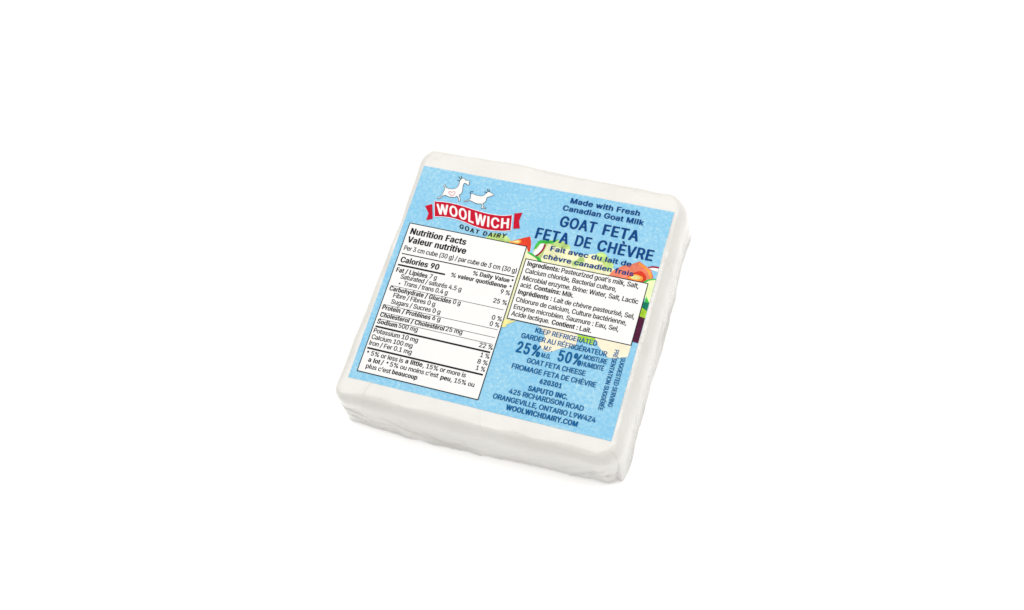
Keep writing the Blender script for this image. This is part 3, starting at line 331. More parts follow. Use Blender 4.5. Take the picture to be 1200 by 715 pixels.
  'o': (415, [[[70,22,95,4,115,-6,155,-18,168,-18,170,-21,243,-21,245,-18,270,-16,315,2,348,24,367,43,389,76,404,111,412,143,414,208,412,211,409,246,397,286,377,321,348,352,320,372,270,392,248,394,245,397,170,397,168,394,155,394,135,389,95,372,70,354,47,331,29,306,9,258,7,238,4,236,4,218,2,216,2,161,4,158,7,128,17,96,39,56],[213,317,230,312,248,299,269,271,284,226,287,168,284,166,284,151,277,123,267,101,254,83,230,64,203,59,185,64,170,74,159,86,142,116,129,166,129,211,142,261,162,293,180,309,190,314]]]),
  'r': (259, [[[31,-10,39,-13,126,-13,139,-8,145,-1,145,239,148,241,148,256,163,289,181,305,201,312,256,310,269,315,275,321,275,386,269,392,256,397,184,397,181,395,161,392,146,385,126,392,39,392,26,387,20,381,20,-1]]]),
  's': (365, [[[57,9,92,-8,127,-18,142,-18,144,-21,219,-21,222,-18,249,-16,279,-6,304,7,322,19,348,48,363,86,363,128,358,146,341,173,319,192,287,209,257,219,169,239,151,251,141,273,143,291,148,301,162,312,182,319,194,319,212,312,228,293,236,276,242,269,254,264,284,264,287,267,329,274,349,282,356,288,356,298,341,331,299,372,274,384,242,394,229,394,227,397,149,397,99,384,69,369,33,336,18,308,16,298,16,251,21,233,31,216,57,189,94,169,124,159,212,139,231,123,236,111,236,96,231,83,209,64,194,59,172,59,152,67,133,88,128,106,119,114,107,119,77,119,74,117,29,109,9,102,3,96,3,88,8,71,21,46]]]),
  't': (227, [[[240,-7,246,0,246,5,234,55,228,61,215,66,180,66,170,63,164,70,159,82,159,312,218,313,230,318,236,325,236,380,230,386,218,391,159,392,159,472,153,478,140,483,50,483,43,481,31,472,31,392,-7,391,-20,386,-26,380,-26,325,-20,318,-7,313,31,312,31,82,34,80,34,65,39,47,49,30,73,6,110,-12,133,-14,135,-17,205,-17]]]),
  'u': (410, [[[26,387,20,381,20,114,23,111,23,96,30,69,53,31,79,7,109,-8,149,-18,216,-18,219,-15,239,-13,261,-3,266,-3,284,-13,371,-13,384,-8,390,-1,390,381,384,387,371,392,281,392,269,387,263,381,263,131,250,96,231,75,211,65,189,65,165,81,153,104,148,121,148,141,145,144,145,381,139,387,126,392,39,392]]]),
  'v': (389, [[[405,381,399,387,386,392,291,392,279,387,272,381,196,170,190,176,185,196,180,204,175,224,170,231,162,259,157,266,117,381,111,387,99,392,4,392,-9,387,-15,381,-15,374,7,321,10,309,40,236,62,171,72,151,95,86,105,66,127,1,136,-8,149,-13,241,-13,254,-8,260,-1]]]),
  'w': (567, [[[578,381,571,387,559,392,466,392,454,387,445,376,445,369,430,324,428,306,413,261,400,209,396,208,385,254,380,264,378,281,373,291,370,309,365,319,363,336,358,346,355,364,350,374,350,381,344,387,331,392,239,392,231,390,218,379,203,316,185,261,183,244,178,234,173,209,169,205,120,381,114,387,101,392,9,392,-4,387,-10,381,-10,374,5,331,13,299,23,274,23,266,30,249,30,241,38,224,38,216,48,191,48,184,55,166,55,159,63,141,63,134,73,109,73,101,105,-1,111,-8,124,-13,214,-13,226,-8,233,-1,233,6,238,16,238,24,243,34,243,41,248,51,248,59,253,69,253,76,258,86,258,94,284,180,335,-1,341,-8,354,-13,444,-13,456,-8,465,4,465,11,483,61,483,69,508,144,515,176,525,201,525,209,533,226,533,234,550,284,550,291,558,309,558,316,565,334,565,341,575,366]]]),
  'È': (419, [[[401,-8,408,-1,408,59,401,65,389,70,158,71,159,215,369,215,381,220,388,226,388,286,381,292,369,298,159,298,158,439,386,440,399,445,405,451,405,509,399,515,386,520,46,520,34,515,28,509,28,-1,34,-8,46,-13,389,-13]],[[98,659,98,651,166,550,179,545,259,545,271,550,278,556,278,561,253,609,253,614,230,659,224,665,211,670,116,670,104,665]]]),
  'è': (404, [[[90,369,73,357,37,318,17,281,7,248,4,218,2,216,2,158,4,156,4,141,12,108,22,83,37,58,70,22,95,4,145,-16,173,-18,175,-21,250,-21,253,-18,278,-16,313,-3,350,19,374,43,387,61,397,83,397,93,390,99,330,117,290,117,278,112,272,106,257,78,238,64,220,59,193,62,180,67,163,79,152,93,139,116,129,156,385,157,398,162,404,168,404,218,402,221,399,256,389,288,367,328,335,359,320,369,290,384,240,397,168,397,165,394,153,394,120,384],[132,236,137,258,152,286,170,304,198,317,213,317,235,307,259,281,274,241,273,234]],[[82,531,84,521,124,463,127,456,142,433,153,422,165,417,243,417,255,422,262,428,257,446,232,493,232,498,217,528,208,537,195,542,100,542,88,537]]]),
 },
 'B': {
  ' ': (188, []),
  '+': (453, [[[436,170,436,228,428,237,415,242,403,242,400,244,299,245,299,365,285,377,265,379,263,382,188,382,185,379,165,377,151,365,150,244,53,244,50,242,30,239,16,228,16,170,25,162,38,157,50,157,53,154,151,153,151,33,165,22,185,19,188,17,263,17,265,19,285,22,299,33,300,154,400,154,403,157,423,159]]]),
  '.': (188, [[[5,54,5,29,15,9,36,-9,61,-19,73,-19,76,-22,116,-22,118,-19,131,-19,156,-9,180,14,187,34,185,59,177,72,153,93,133,101,121,101,118,103,71,103,68,101,48,98,33,91,12,69]]]),
  '/': (249, [[[266,546,246,549,243,551,171,551,168,549,148,546,132,532,127,507,117,477,117,470,112,460,109,442,104,432,99,405,87,367,82,340,69,302,64,275,52,237,47,210,42,200,37,172,24,135,19,107,7,70,2,42,-11,5,-16,-23,-21,-33,-23,-50,-31,-70,-31,-78,-17,-89,3,-91,6,-94,81,-94,83,-91,103,-89,117,-78,122,-53,129,-33,129,-25,134,-15,139,12,144,22,147,40,152,50,157,77,169,115,174,142,187,180,192,207,204,245,209,272,222,310,227,337,239,375,244,402,249,412,254,440,267,477,272,505,279,525,279,535]]]),
  '0': (453, [[[287,528,257,531,254,533,199,533,197,531,182,531,179,528,157,526,134,518,104,503,84,488,65,469,43,439,23,397,18,382,18,374,15,372,15,364,13,362,13,354,10,352,8,322,5,319,5,297,3,294,3,214,5,212,5,189,8,187,8,169,10,167,13,144,30,92,58,47,89,16,127,-7,132,-7,147,-14,164,-17,167,-19,179,-19,182,-22,194,-22,197,-24,257,-24,259,-22,272,-22,274,-19,287,-19,289,-17,307,-14,342,1,364,16,403,57,420,87,420,92,428,104,435,127,435,134,440,144,443,169,445,172,445,187,448,189,448,212,450,214,450,292,448,294,448,319,445,322,443,352,440,354,435,382,425,404,425,409,400,454,369,488,332,513],[222,441,232,441,244,433,265,409,280,379,288,357,290,337,293,334,293,322,295,319,295,302,298,299,298,209,295,207,295,189,293,187,293,174,290,172,288,152,280,129,260,92,244,76,232,68,222,68,209,76,188,99,173,129,165,152,163,172,160,174,160,187,158,189,158,207,155,209,155,299,158,302,158,319,160,322,160,334,163,337,163,347,168,357,168,364,188,409,209,433]]]),
  '1': (453, [[[428,-10,436,-1,436,56,428,65,415,70,403,70,400,72,321,74,321,509,308,520,288,523,285,525,185,525,183,523,170,523,158,518,140,503,130,498,113,483,55,442,41,429,41,359,50,350,63,345,100,342,103,345,115,345,128,350,163,377,166,376,166,74,68,72,65,70,53,70,40,65,31,56,31,-1,45,-13,65,-15,68,-18,400,-18,403,-15,415,-15]]]),
  '2': (453, [[[28,-10,40,-15,53,-15,55,-18,398,-18,400,-15,420,-13,434,-1,434,59,420,70,400,72,398,75,216,76,219,81,326,191,326,194,376,249,404,289,421,329,424,351,426,354,426,391,424,394,424,406,421,409,419,424,406,449,391,469,375,485,348,505,323,518,300,525,278,528,275,530,263,530,260,532,190,532,188,530,160,528,158,525,150,525,128,518,90,498,51,461,41,446,31,426,24,404,24,394,21,391,21,361,30,353,43,348,55,348,58,345,135,345,138,348,150,348,163,353,171,361,176,396,186,416,198,430,220,442,240,438,261,419,269,406,274,391,274,376,276,369,274,366,274,351,271,349,269,334,259,314,241,289,211,256,211,254,176,219,176,216,19,51,19,-1]]]),
  '3': (453, [[[32,518,24,509,24,452,37,441,57,438,60,436,229,434,111,302,111,247,120,238,132,233,145,233,147,231,207,231,210,228,225,228,240,223,255,213,266,202,279,179,281,162,284,159,284,129,271,97,260,83,230,68,207,68,187,76,169,92,161,104,154,132,140,143,120,146,117,148,35,148,32,146,20,146,7,141,-1,132,1,104,16,67,29,49,55,23,72,11,107,-7,130,-14,150,-17,152,-19,165,-19,167,-22,182,-22,185,-24,252,-24,255,-22,270,-22,272,-19,285,-19,287,-17,295,-17,297,-14,305,-14,327,-7,362,11,382,26,404,47,419,67,429,87,434,102,434,109,436,112,436,129,439,132,439,159,436,162,434,187,429,202,414,229,380,266,362,278,337,291,332,291,317,298,300,301,297,303,285,303,284,307,419,459,419,509,405,521,385,523,382,526,60,526,57,523,45,523]]]),
  '6': (453, [[[352,521,332,523,330,526,242,526,240,523,227,523,215,518,204,507,189,482,181,474,156,434,149,427,71,312,36,247,36,242,26,219,26,212,21,199,21,187,19,184,19,137,21,134,24,109,34,87,34,82,54,49,87,16,120,-4,125,-4,132,-9,155,-17,177,-19,180,-22,192,-22,195,-24,257,-24,260,-22,272,-22,275,-19,287,-19,290,-17,307,-14,347,3,375,23,404,54,421,84,429,107,429,114,431,117,431,129,434,132,434,184,431,187,431,199,429,202,429,209,424,224,419,232,416,242,406,257,375,291,357,303,332,316,302,326,290,326,287,328,275,328,272,331,246,332,274,369,289,394,296,402,311,427,319,434,334,459,341,467,356,492,364,499,366,509],[225,66,202,78,191,89,176,117,176,124,171,137,171,179,174,182,174,189,179,204,189,222,205,238,217,246,227,248,247,238,264,222,274,204,279,189,284,154,281,152,279,124,266,97,247,76,235,68]]]),
  '9': (453, [[[100,-13,120,-15,122,-18,210,-18,212,-15,225,-15,237,-10,256,11,286,59,294,66,329,121,336,129,381,196,416,261,416,266,421,274,429,296,431,321,434,324,434,374,431,376,431,389,429,391,424,416,409,446,391,469,362,495,322,518,300,525,292,525,290,528,277,528,275,530,262,530,260,532,192,532,190,530,177,530,175,528,152,525,130,518,105,505,80,488,49,454,31,424,24,401,24,394,21,391,21,379,19,376,19,326,21,324,21,311,24,309,26,291,39,264,49,249,85,212,122,192,145,185,152,185,155,182,206,176,179,139,164,114,156,106,141,81,134,74,119,49,111,41,96,16,89,9,86,-1],[222,442,230,442,240,438,264,416,274,399,279,384,281,356,284,354,281,346,281,329,269,294,247,270,232,262,220,262,202,272,194,281,179,306,174,321,174,329,171,331,171,371,174,374,174,381,179,396,191,419,205,432]]]),
  ':': (188, [[[5,54,5,29,15,9,36,-9,61,-19,73,-19,76,-22,116,-22,118,-19,131,-19,156,-9,180,14,187,34,185,59,177,72,153,93,133,101,121,101,118,103,71,103,68,101,48,98,33,91,12,69]],[[5,329,5,304,15,284,36,266,61,256,73,256,76,253,113,253,116,256,138,258,156,266,180,289,187,309,185,334,180,344,158,366,136,376,123,376,121,378,108,378,106,381,86,381,83,378,56,376,33,366,10,342]]]),
  'A': (480, [[[-29,-1,-15,-13,5,-15,8,-18,95,-18,98,-15,110,-15,123,-10,131,-1,139,26,144,34,159,84,164,91,175,125,303,125,309,116,316,89,321,81,349,-1,363,-13,383,-15,385,-18,470,-18,473,-15,493,-13,506,-1,506,9,501,24,496,31,484,71,471,99,466,119,461,126,456,146,444,174,429,221,424,229,411,269,399,296,394,316,389,324,384,344,371,371,366,391,361,399,356,419,344,446,339,466,334,474,324,506,313,518,300,523,288,523,285,525,193,525,190,523,170,520,154,506,134,446,129,439,124,419,119,411,114,391,109,384,104,364,99,356,94,336,89,329,84,309,79,301,74,281,69,274,64,254,59,246,54,226,49,219,44,199,39,191,34,171,29,164,24,144,19,136,14,116,9,109,4,89,-1,81,-6,61,-11,54,-16,34,-21,26],[238,308,246,291,254,264,259,256,266,229,271,221,270,215,206,216]]]),
  'C': (510, [[[442,481,424,493,392,511,347,526,322,528,319,531,302,531,299,533,237,533,234,531,217,531,214,528,202,528,199,526,179,523,149,513,119,498,84,473,48,434,33,412,15,377,5,347,5,339,3,337,0,312,-2,309,-2,289,-5,287,-5,222,-2,219,-2,199,0,197,0,184,3,182,3,172,10,152,10,144,35,92,55,64,99,23,149,-4,179,-14,187,-14,189,-17,214,-19,217,-22,232,-22,234,-24,302,-24,304,-22,319,-22,322,-19,334,-19,337,-17,357,-14,379,-7,387,-2,392,-2,412,8,442,28,485,74,503,104,503,109,513,132,515,149,518,152,518,162,504,173,484,176,482,178,399,178,397,176,377,173,363,162,353,129,340,109,322,91,287,73,279,73,277,71,257,71,234,78,214,91,204,98,185,119,163,162,158,177,158,184,155,187,155,194,153,197,153,209,150,212,150,237,148,239,150,297,153,299,153,312,155,314,155,322,158,324,158,332,163,347,180,382,195,402,229,428,239,431,247,436,254,436,257,438,277,438,279,436,294,433,322,418,340,399,353,379,363,347,377,336,397,333,399,331,482,331,484,333,497,333,509,338,518,347,518,357,515,359,515,367,513,369,513,377,508,392,483,437]]]),
  'D': (502, [[[24,-10,36,-15,49,-15,51,-18,256,-18,259,-15,294,-13,296,-10,319,-8,321,-5,329,-5,351,2,389,20,411,35,445,66,473,104,493,149,493,156,500,176,503,206,505,209,508,269,505,271,505,304,503,306,500,334,498,336,498,344,485,381,473,406,458,429,424,465,389,490,364,503,351,505,336,513,329,513,306,520,276,523,274,525,51,525,49,523,29,520,15,509,15,-1],[171,435,224,435,226,432,246,432,249,430,264,428,299,408,315,391,325,376,340,346,345,331,345,324,348,321,348,311,350,309,353,266,355,264,353,216,350,214,350,201,348,199,345,179,340,164,333,151,333,146,315,119,289,95,259,80,239,77,236,75,170,76]]]),
  'F': (410, [[[24,-10,36,-15,49,-15,51,-18,134,-18,136,-15,156,-13,170,-1,171,202,354,202,356,205,376,208,390,219,390,279,376,290,356,292,354,295,171,295,170,434,379,435,381,438,401,440,415,451,415,509,406,518,394,523,381,523,379,525,51,525,49,523,29,520,15,509,15,-1]]]),
  'G': (520, [[[89,31,127,6,179,-14,199,-17,202,-19,214,-19,217,-22,232,-22,234,-24,302,-24,304,-22,322,-22,324,-19,349,-17,352,-14,359,-14,389,-4,419,11,444,28,480,64,500,94,510,117,515,132,515,139,518,142,518,152,520,154,520,169,523,172,523,257,509,268,489,271,487,273,274,273,272,271,259,271,247,266,238,257,238,197,247,188,259,183,272,183,274,181,368,179,368,169,365,167,365,159,358,137,338,104,327,93,312,83,279,71,259,71,257,73,242,76,222,86,198,104,180,127,163,162,158,177,158,184,155,187,155,194,153,197,153,209,150,212,150,237,148,239,150,297,153,299,153,312,155,314,155,322,158,324,158,332,163,347,170,359,170,364,193,399,217,421,239,433,254,436,257,438,277,438,299,431,304,426,312,423,322,416,340,394,353,374,353,369,360,357,363,347,377,336,397,333,399,331,484,331,487,333,499,333,512,338,520,347,520,352,518,354,518,362,515,364,515,372,510,387,498,414,473,449,434,486,389,511,344,526,319,528,317,531,299,531,297,533,234,533,232,531,214,531,212,528,199,528,197,526,177,523,154,516,147,511,142,511,122,501,89,478,53,442,30,409,20,389,20,384,15,377,5,347,3,327,0,324,0,312,-2,309,-2,289,-5,287,-5,222,-2,219,-2,199,0,197,3,172,5,169,8,152,15,137,18,124,30,99,53,67]]]),
  'H': (517, [[[494,-10,503,-1,503,509,489,520,469,523,466,525,384,525,381,523,361,520,348,509,346,308,171,308,170,509,156,520,136,523,134,525,51,525,49,523,36,523,24,518,15,509,15,-1,29,-13,49,-15,51,-18,134,-18,136,-15,156,-13,170,-1,171,215,346,215,348,-1,361,-13,381,-15,384,-18,466,-18,469,-15,481,-15]]]),
  'I': (185, [[[149,-15,161,-10,170,-1,170,511,156,523,136,525,134,528,51,528,49,525,36,525,24,520,15,511,15,-1,29,-13,49,-15,51,-18,134,-18,136,-15]]]),
  'L': (393, [[[29,520,15,509,15,-1,29,-13,49,-15,51,-18,369,-18,371,-15,384,-15,396,-10,405,-1,405,59,391,70,371,72,369,75,170,76,170,509,156,520,136,523,134,525,51,525,49,523]]]),
  'M': (628, [[[15,509,15,-1,24,-10,36,-15,49,-15,51,-18,131,-18,134,-15,154,-13,168,-1,169,180,175,161,180,154,180,149,185,141,185,136,190,129,190,124,195,116,203,91,208,84,208,79,213,71,213,66,218,59,218,54,223,46,223,41,228,34,228,29,233,21,233,16,238,9,238,4,240,-1,254,-13,274,-15,276,-18,351,-18,354,-15,366,-15,379,-10,390,4,390,9,405,41,408,54,433,111,435,124,440,131,440,136,445,144,445,149,450,156,459,182,460,-1,474,-13,494,-15,496,-18,576,-18,579,-15,599,-13,613,-1,613,509,604,518,591,523,579,523,576,525,466,525,464,523,444,520,430,509,423,486,418,479,415,466,405,446,403,434,393,414,390,401,380,381,378,369,368,349,365,336,350,304,348,291,338,271,335,259,325,239,323,226,314,210,198,509,184,520,164,523,161,525,51,525,49,523,29,520]]]),
  'N': (523, [[[24,-10,36,-15,49,-15,51,-18,134,-18,136,-15,156,-13,170,-1,171,265,210,206,213,199,228,179,230,171,245,151,248,144,263,124,265,116,280,96,283,89,298,69,300,61,315,41,318,34,333,14,335,6,349,-10,361,-15,374,-15,376,-18,471,-18,474,-15,494,-13,508,-1,508,509,499,518,486,523,474,523,471,525,389,525,386,523,366,520,353,509,351,243,328,279,325,286,310,306,308,314,293,334,290,341,280,354,278,361,263,381,260,389,245,409,243,416,228,436,225,444,210,464,195,491,185,506,174,518,161,523,149,523,146,525,51,525,49,523,29,520,15,509,15,-1]]]),
  'O': (533, [[[424,16,444,31,480,67,503,99,520,137,525,152,525,159,528,162,528,169,530,172,530,179,533,182,535,217,538,219,538,289,535,292,535,312,533,314,533,327,530,329,523,364,518,372,513,389,498,417,478,444,434,486,384,513,354,523,347,523,344,526,319,528,317,531,302,531,299,533,237,533,234,531,217,531,214,528,202,528,199,526,179,523,149,513,119,498,82,471,48,434,33,412,15,377,5,347,3,327,0,324,-2,289,-5,287,-5,222,-2,219,-2,199,0,197,0,184,3,182,5,162,15,132,40,84,58,62,84,36,114,13,149,-4,179,-14,199,-17,202,-19,232,-22,234,-24,299,-24,302,-22,319,-22,322,-19,347,-17,357,-12,364,-12,379,-7],[257,438,277,438,299,431,327,413,340,399,358,374,373,342,373,334,380,314,383,282,385,279,385,229,383,227,380,194,378,192,373,167,358,134,343,112,327,96,309,83,277,71,257,71,229,81,204,98,185,119,175,139,170,144,170,149,163,162,158,177,158,184,153,197,153,209,150,212,150,234,148,237,148,269,150,272,153,312,155,314,155,322,158,324,158,332,163,347,178,377,204,411,222,423]]]),
  'P': (445, [[[24,-10,36,-15,49,-15,51,-18,134,-18,136,-15,149,-15,161,-10,170,-1,171,168,261,168,264,170,286,170,289,173,301,173,304,175,324,178,346,185,384,205,396,215,425,246,443,279,448,294,448,301,450,304,450,314,453,316,453,379,450,381,450,394,443,416,430,441,418,459,386,488,351,508,321,518,299,520,296,523,284,523,281,525,51,525,49,523,29,520,15,509,15,-1],[171,435,239,435,241,432,251,432,274,420,285,406,295,384,298,361,300,359,298,321,285,289,278,279,264,267,244,260,170,261]]]),
  'R': (449, [[[24,518,15,509,15,-1,29,-13,49,-15,51,-18,134,-18,136,-15,149,-15,161,-10,170,-1,170,179,209,180,223,159,235,131,240,126,305,1,316,-10,329,-15,341,-15,344,-18,436,-18,439,-15,451,-15,464,-10,473,-1,473,4,363,204,396,222,423,249,438,271,450,304,453,334,455,336,453,389,450,391,445,416,430,446,423,456,386,490,354,508,324,518,301,520,299,523,286,523,284,525,51,525,49,523,36,523],[171,435,241,435,244,432,254,432,276,420,288,406,300,369,300,336,298,334,298,324,290,304,285,296,264,277,249,275,246,272,170,274]]]),
  'S': (447, [[[62,14,94,-4,139,-19,164,-21,167,-24,184,-24,187,-26,262,-26,264,-24,279,-24,282,-21,294,-21,297,-19,307,-19,309,-16,327,-14,382,11,392,19,433,62,446,87,448,102,451,105,451,115,453,117,453,160,451,162,451,172,443,195,431,215,399,246,377,261,352,274,347,274,339,279,334,279,327,284,304,291,297,291,287,296,279,296,249,306,232,309,189,326,168,345,161,362,161,390,176,420,194,434,217,441,244,439,264,429,283,407,291,390,291,380,302,369,314,364,327,364,329,361,409,361,412,364,424,364,437,369,446,377,446,395,443,397,443,407,433,430,433,435,418,457,389,486,372,499,337,516,314,524,307,524,304,526,292,526,289,529,277,529,274,531,257,531,254,534,199,534,197,531,179,531,177,529,164,529,162,526,139,524,89,504,54,479,26,445,11,412,6,370,8,367,8,345,11,342,11,335,28,300,57,271,102,244,107,244,119,236,157,224,164,224,202,211,209,211,219,206,227,206,267,191,272,186,279,184,291,172,296,165,298,150,301,147,298,120,286,95,267,79,252,71,232,69,229,66,204,69,174,84,166,92,153,115,151,137,137,149,117,151,114,154,29,154,27,151,14,151,2,146,-7,137,-7,122,-4,120,-4,110,-2,107,-2,100,3,85,13,65,26,47]]]),
  'T': (449, [[[183,-18,266,-18,268,-15,288,-13,302,-1,302,434,426,435,428,438,441,438,453,442,462,451,462,509,448,520,428,523,426,525,23,525,21,523,1,520,-13,509,-13,451,1,440,21,438,23,435,147,434,147,-1,161,-13,181,-15]]]),
  'U': (517, [[[494,519,481,524,469,524,466,527,384,527,381,524,361,522,348,511,348,163,345,161,345,148,338,126,323,101,301,82,271,69,246,69,244,72,236,72,206,89,188,111,173,146,173,156,170,158,170,511,156,522,136,524,134,527,51,527,49,524,29,522,15,511,15,151,18,148,18,133,20,131,25,106,40,76,50,61,86,24,126,-1,131,-1,144,-8,159,-13,166,-13,176,-18,201,-21,204,-23,221,-23,224,-26,294,-26,296,-23,314,-23,316,-21,341,-18,351,-13,359,-13,374,-8,421,17,465,58,478,76,490,101,498,123,500,151,503,153,503,511]]]),
  'V': (480, [[[-29,509,-9,449,4,421,9,401,21,374,26,354,39,326,44,306,56,279,61,259,74,231,79,211,91,184,96,164,109,136,114,116,126,89,131,69,144,41,156,1,173,-13,193,-15,195,-18,288,-18,290,-15,303,-15,315,-10,326,4,331,24,336,31,341,51,346,59,351,79,356,86,361,106,366,114,371,134,376,141,381,161,386,169,391,189,396,196,401,216,406,224,411,244,416,251,421,271,426,279,431,299,436,306,441,326,446,334,451,354,456,361,461,381,466,389,471,409,476,416,481,436,486,444,491,464,496,471,501,491,506,499,506,509,493,520,473,523,470,525,385,525,383,523,363,520,349,509,321,426,316,419,301,369,296,361,281,311,276,304,261,254,256,246,244,204,240,200,221,256,216,264,209,291,204,299,196,326,191,334,184,361,179,369,169,404,164,411,156,439,151,446,144,474,139,481,131,509,118,520,98,523,95,525,8,525,5,523,-15,520]]]),
  'W': (686, [[[-29,509,-24,484,-16,464,-16,456,-11,446,-9,429,-4,419,-1,401,4,391,6,374,11,364,14,346,19,336,21,319,26,309,29,291,34,281,36,264,41,254,44,236,49,226,51,209,56,199,59,181,64,171,66,154,71,144,74,126,79,116,79,109,89,79,91,61,96,51,99,34,104,24,106,6,109,-1,118,-10,130,-15,143,-15,145,-18,240,-18,243,-15,263,-13,276,-1,281,24,286,34,289,51,294,61,296,79,301,89,306,116,311,126,314,144,319,154,321,171,326,181,331,209,336,219,336,226,343,245,351,219,354,201,359,191,361,174,366,164,369,146,374,136,376,119,381,109,384,91,389,81,391,64,396,54,396,46,406,16,409,-1,423,-13,443,-15,445,-18,540,-18,543,-15,563,-13,576,-1,576,6,586,34,589,51,594,61,596,79,601,89,604,106,609,116,611,134,616,144,619,161,624,171,626,189,631,199,634,216,644,244,646,261,651,271,654,289,659,299,661,316,666,326,669,344,674,354,676,371,681,381,684,399,689,409,691,426,696,436,696,444,701,454,704,471,714,501,714,509,705,518,693,523,680,523,678,525,595,525,593,523,573,520,556,506,549,471,546,469,546,461,544,459,544,451,541,449,541,441,539,439,539,431,534,421,534,414,531,411,519,354,514,344,514,336,511,334,511,326,509,324,509,316,506,314,506,306,504,304,504,296,501,294,501,286,499,284,499,276,493,257,486,271,479,309,474,319,466,356,461,366,461,374,459,376,451,414,446,424,439,461,434,471,426,509,413,520,393,523,390,525,298,525,295,523,275,520,259,506,259,499,249,469,241,431,236,421,229,384,224,374,216,336,211,326,204,289,199,279,196,261,193,257,186,286,184,289,184,296,181,299,181,306,179,309,179,316,174,326,174,334,166,356,166,364,164,366,164,374,161,376,161,384,159,386,159,394,154,404,141,461,136,471,129,509,115,520,95,523,93,525,8,525,5,523,-15,520]]]),
  'Y': (472, [[[278,-18,280,-15,300,-13,314,-1,314,209,324,221,334,241,344,254,346,261,406,354,416,374,426,386,429,394,489,486,499,504,499,509,485,520,465,523,463,525,370,525,368,523,355,523,343,518,329,501,326,494,289,436,279,416,269,404,251,371,241,359,239,351,235,350,201,404,199,411,189,424,179,444,169,456,159,476,149,489,139,509,130,518,118,523,105,523,103,525,10,525,8,523,-5,523,-17,518,-26,509,-24,496,-14,484,-11,476,-1,464,1,456,11,444,14,436,49,384,59,364,69,351,71,344,81,331,84,324,94,311,96,304,106,291,109,284,119,271,121,264,159,206,159,-1,173,-13,193,-15,195,-18]]]),
  'a': (389, [[[372,-11,380,-2,380,285,378,288,378,298,373,313,365,328,350,348,327,369,299,384,294,384,279,391,262,394,259,396,229,399,227,401,159,401,157,399,117,394,87,384,47,361,15,330,5,315,-5,295,-5,290,4,281,72,259,84,259,87,256,124,259,137,264,148,275,153,288,167,301,184,311,197,314,209,309,220,298,230,270,230,250,227,244,212,244,209,241,192,241,189,239,172,239,169,236,154,236,152,234,124,231,122,229,99,226,97,224,89,224,67,216,32,199,0,168,-7,155,-12,140,-12,130,-15,128,-15,88,-12,85,-12,75,-5,53,13,28,39,4,62,-9,67,-9,89,-19,112,-21,114,-24,127,-24,129,-26,192,-26,194,-24,222,-21,239,-14,264,-16,267,-19,344,-19,347,-16,359,-16],[230,155,230,125,228,123,228,115,220,98,207,79,182,64,162,64,145,75,138,93,138,118,143,130,152,139,159,144,174,149,182,149,184,151,202,151,204,154,219,154,222,156]]]),
  'b': (424, [[[16,519,8,511,8,-2,21,-13,41,-16,44,-18,121,-18,124,-16,136,-16,146,-11,161,-18,181,-21,184,-23,196,-23,199,-26,259,-26,261,-23,274,-23,276,-21,299,-18,341,-1,369,19,398,51,418,86,418,91,425,106,428,123,430,126,433,156,435,158,435,221,433,223,433,238,430,241,430,251,428,253,425,271,408,311,390,336,354,369,321,387,299,394,276,397,274,399,261,399,259,402,199,402,196,399,169,397,159,392,158,511,149,519,136,524,124,524,121,527,44,527,41,524,29,524],[216,64,199,74,185,88,170,116,163,138,160,166,158,168,158,211,160,213,163,241,170,263,183,286,190,296,204,307,214,312,226,312,250,296,263,278,275,251,275,243,280,231,280,218,283,216,283,163,280,161,280,148,278,146,275,128,255,88,234,69,224,64]]]),
  'c': (396, [[[379,43,392,61,407,93,407,106,398,114,385,119,338,129,335,132,323,132,320,134,280,132,268,127,259,118,252,98,235,77,220,67,203,64,190,69,180,77,162,101,147,138,144,163,142,166,142,211,144,213,147,238,154,261,174,293,190,307,200,312,220,309,235,299,252,278,257,261,265,252,278,247,315,244,318,247,330,247,333,249,380,259,398,267,407,276,407,283,402,291,402,296,392,316,379,333,353,359,310,384,280,394,273,394,270,397,258,397,255,399,243,399,240,402,175,402,173,399,160,399,158,397,145,397,143,394,125,392,85,374,60,357,34,331,17,306,4,281,-3,258,-6,238,-8,236,-8,218,-11,216,-11,161,-8,158,-8,141,-6,138,-3,118,4,96,17,71,34,46,60,19,85,2,105,-8,135,-18,158,-21,160,-23,173,-23,175,-26,238,-26,240,-23,270,-21,273,-18,280,-18,310,-8,345,12]]]),
  'd': (424, [[[408,519,395,524,383,524,380,527,303,527,300,524,288,524,275,519,267,511,265,394,245,397,243,399,230,399,228,402,165,402,163,399,150,399,148,397,125,394,103,384,98,384,68,367,39,341,22,318,7,291,4,278,-1,271,-1,263,-6,251,-6,241,-8,238,-8,221,-11,218,-11,158,-8,156,-6,126,9,81,29,48,75,4,110,-13,125,-18,133,-18,135,-21,163,-23,165,-26,225,-26,228,-23,240,-23,243,-21,263,-18,273,-13,285,-13,288,-16,300,-16,303,-18,380,-18,383,-16,403,-13,417,-2,417,511],[208,64,195,67,183,74,164,96,154,116,147,138,144,163,142,166,142,213,144,216,147,241,154,263,174,296,193,309,200,312,210,312,220,307,230,299,244,283,259,251,262,231,264,228,264,216,267,213,267,168,264,166,264,151,262,148,262,138,259,136,257,121,239,88,223,72]]]),
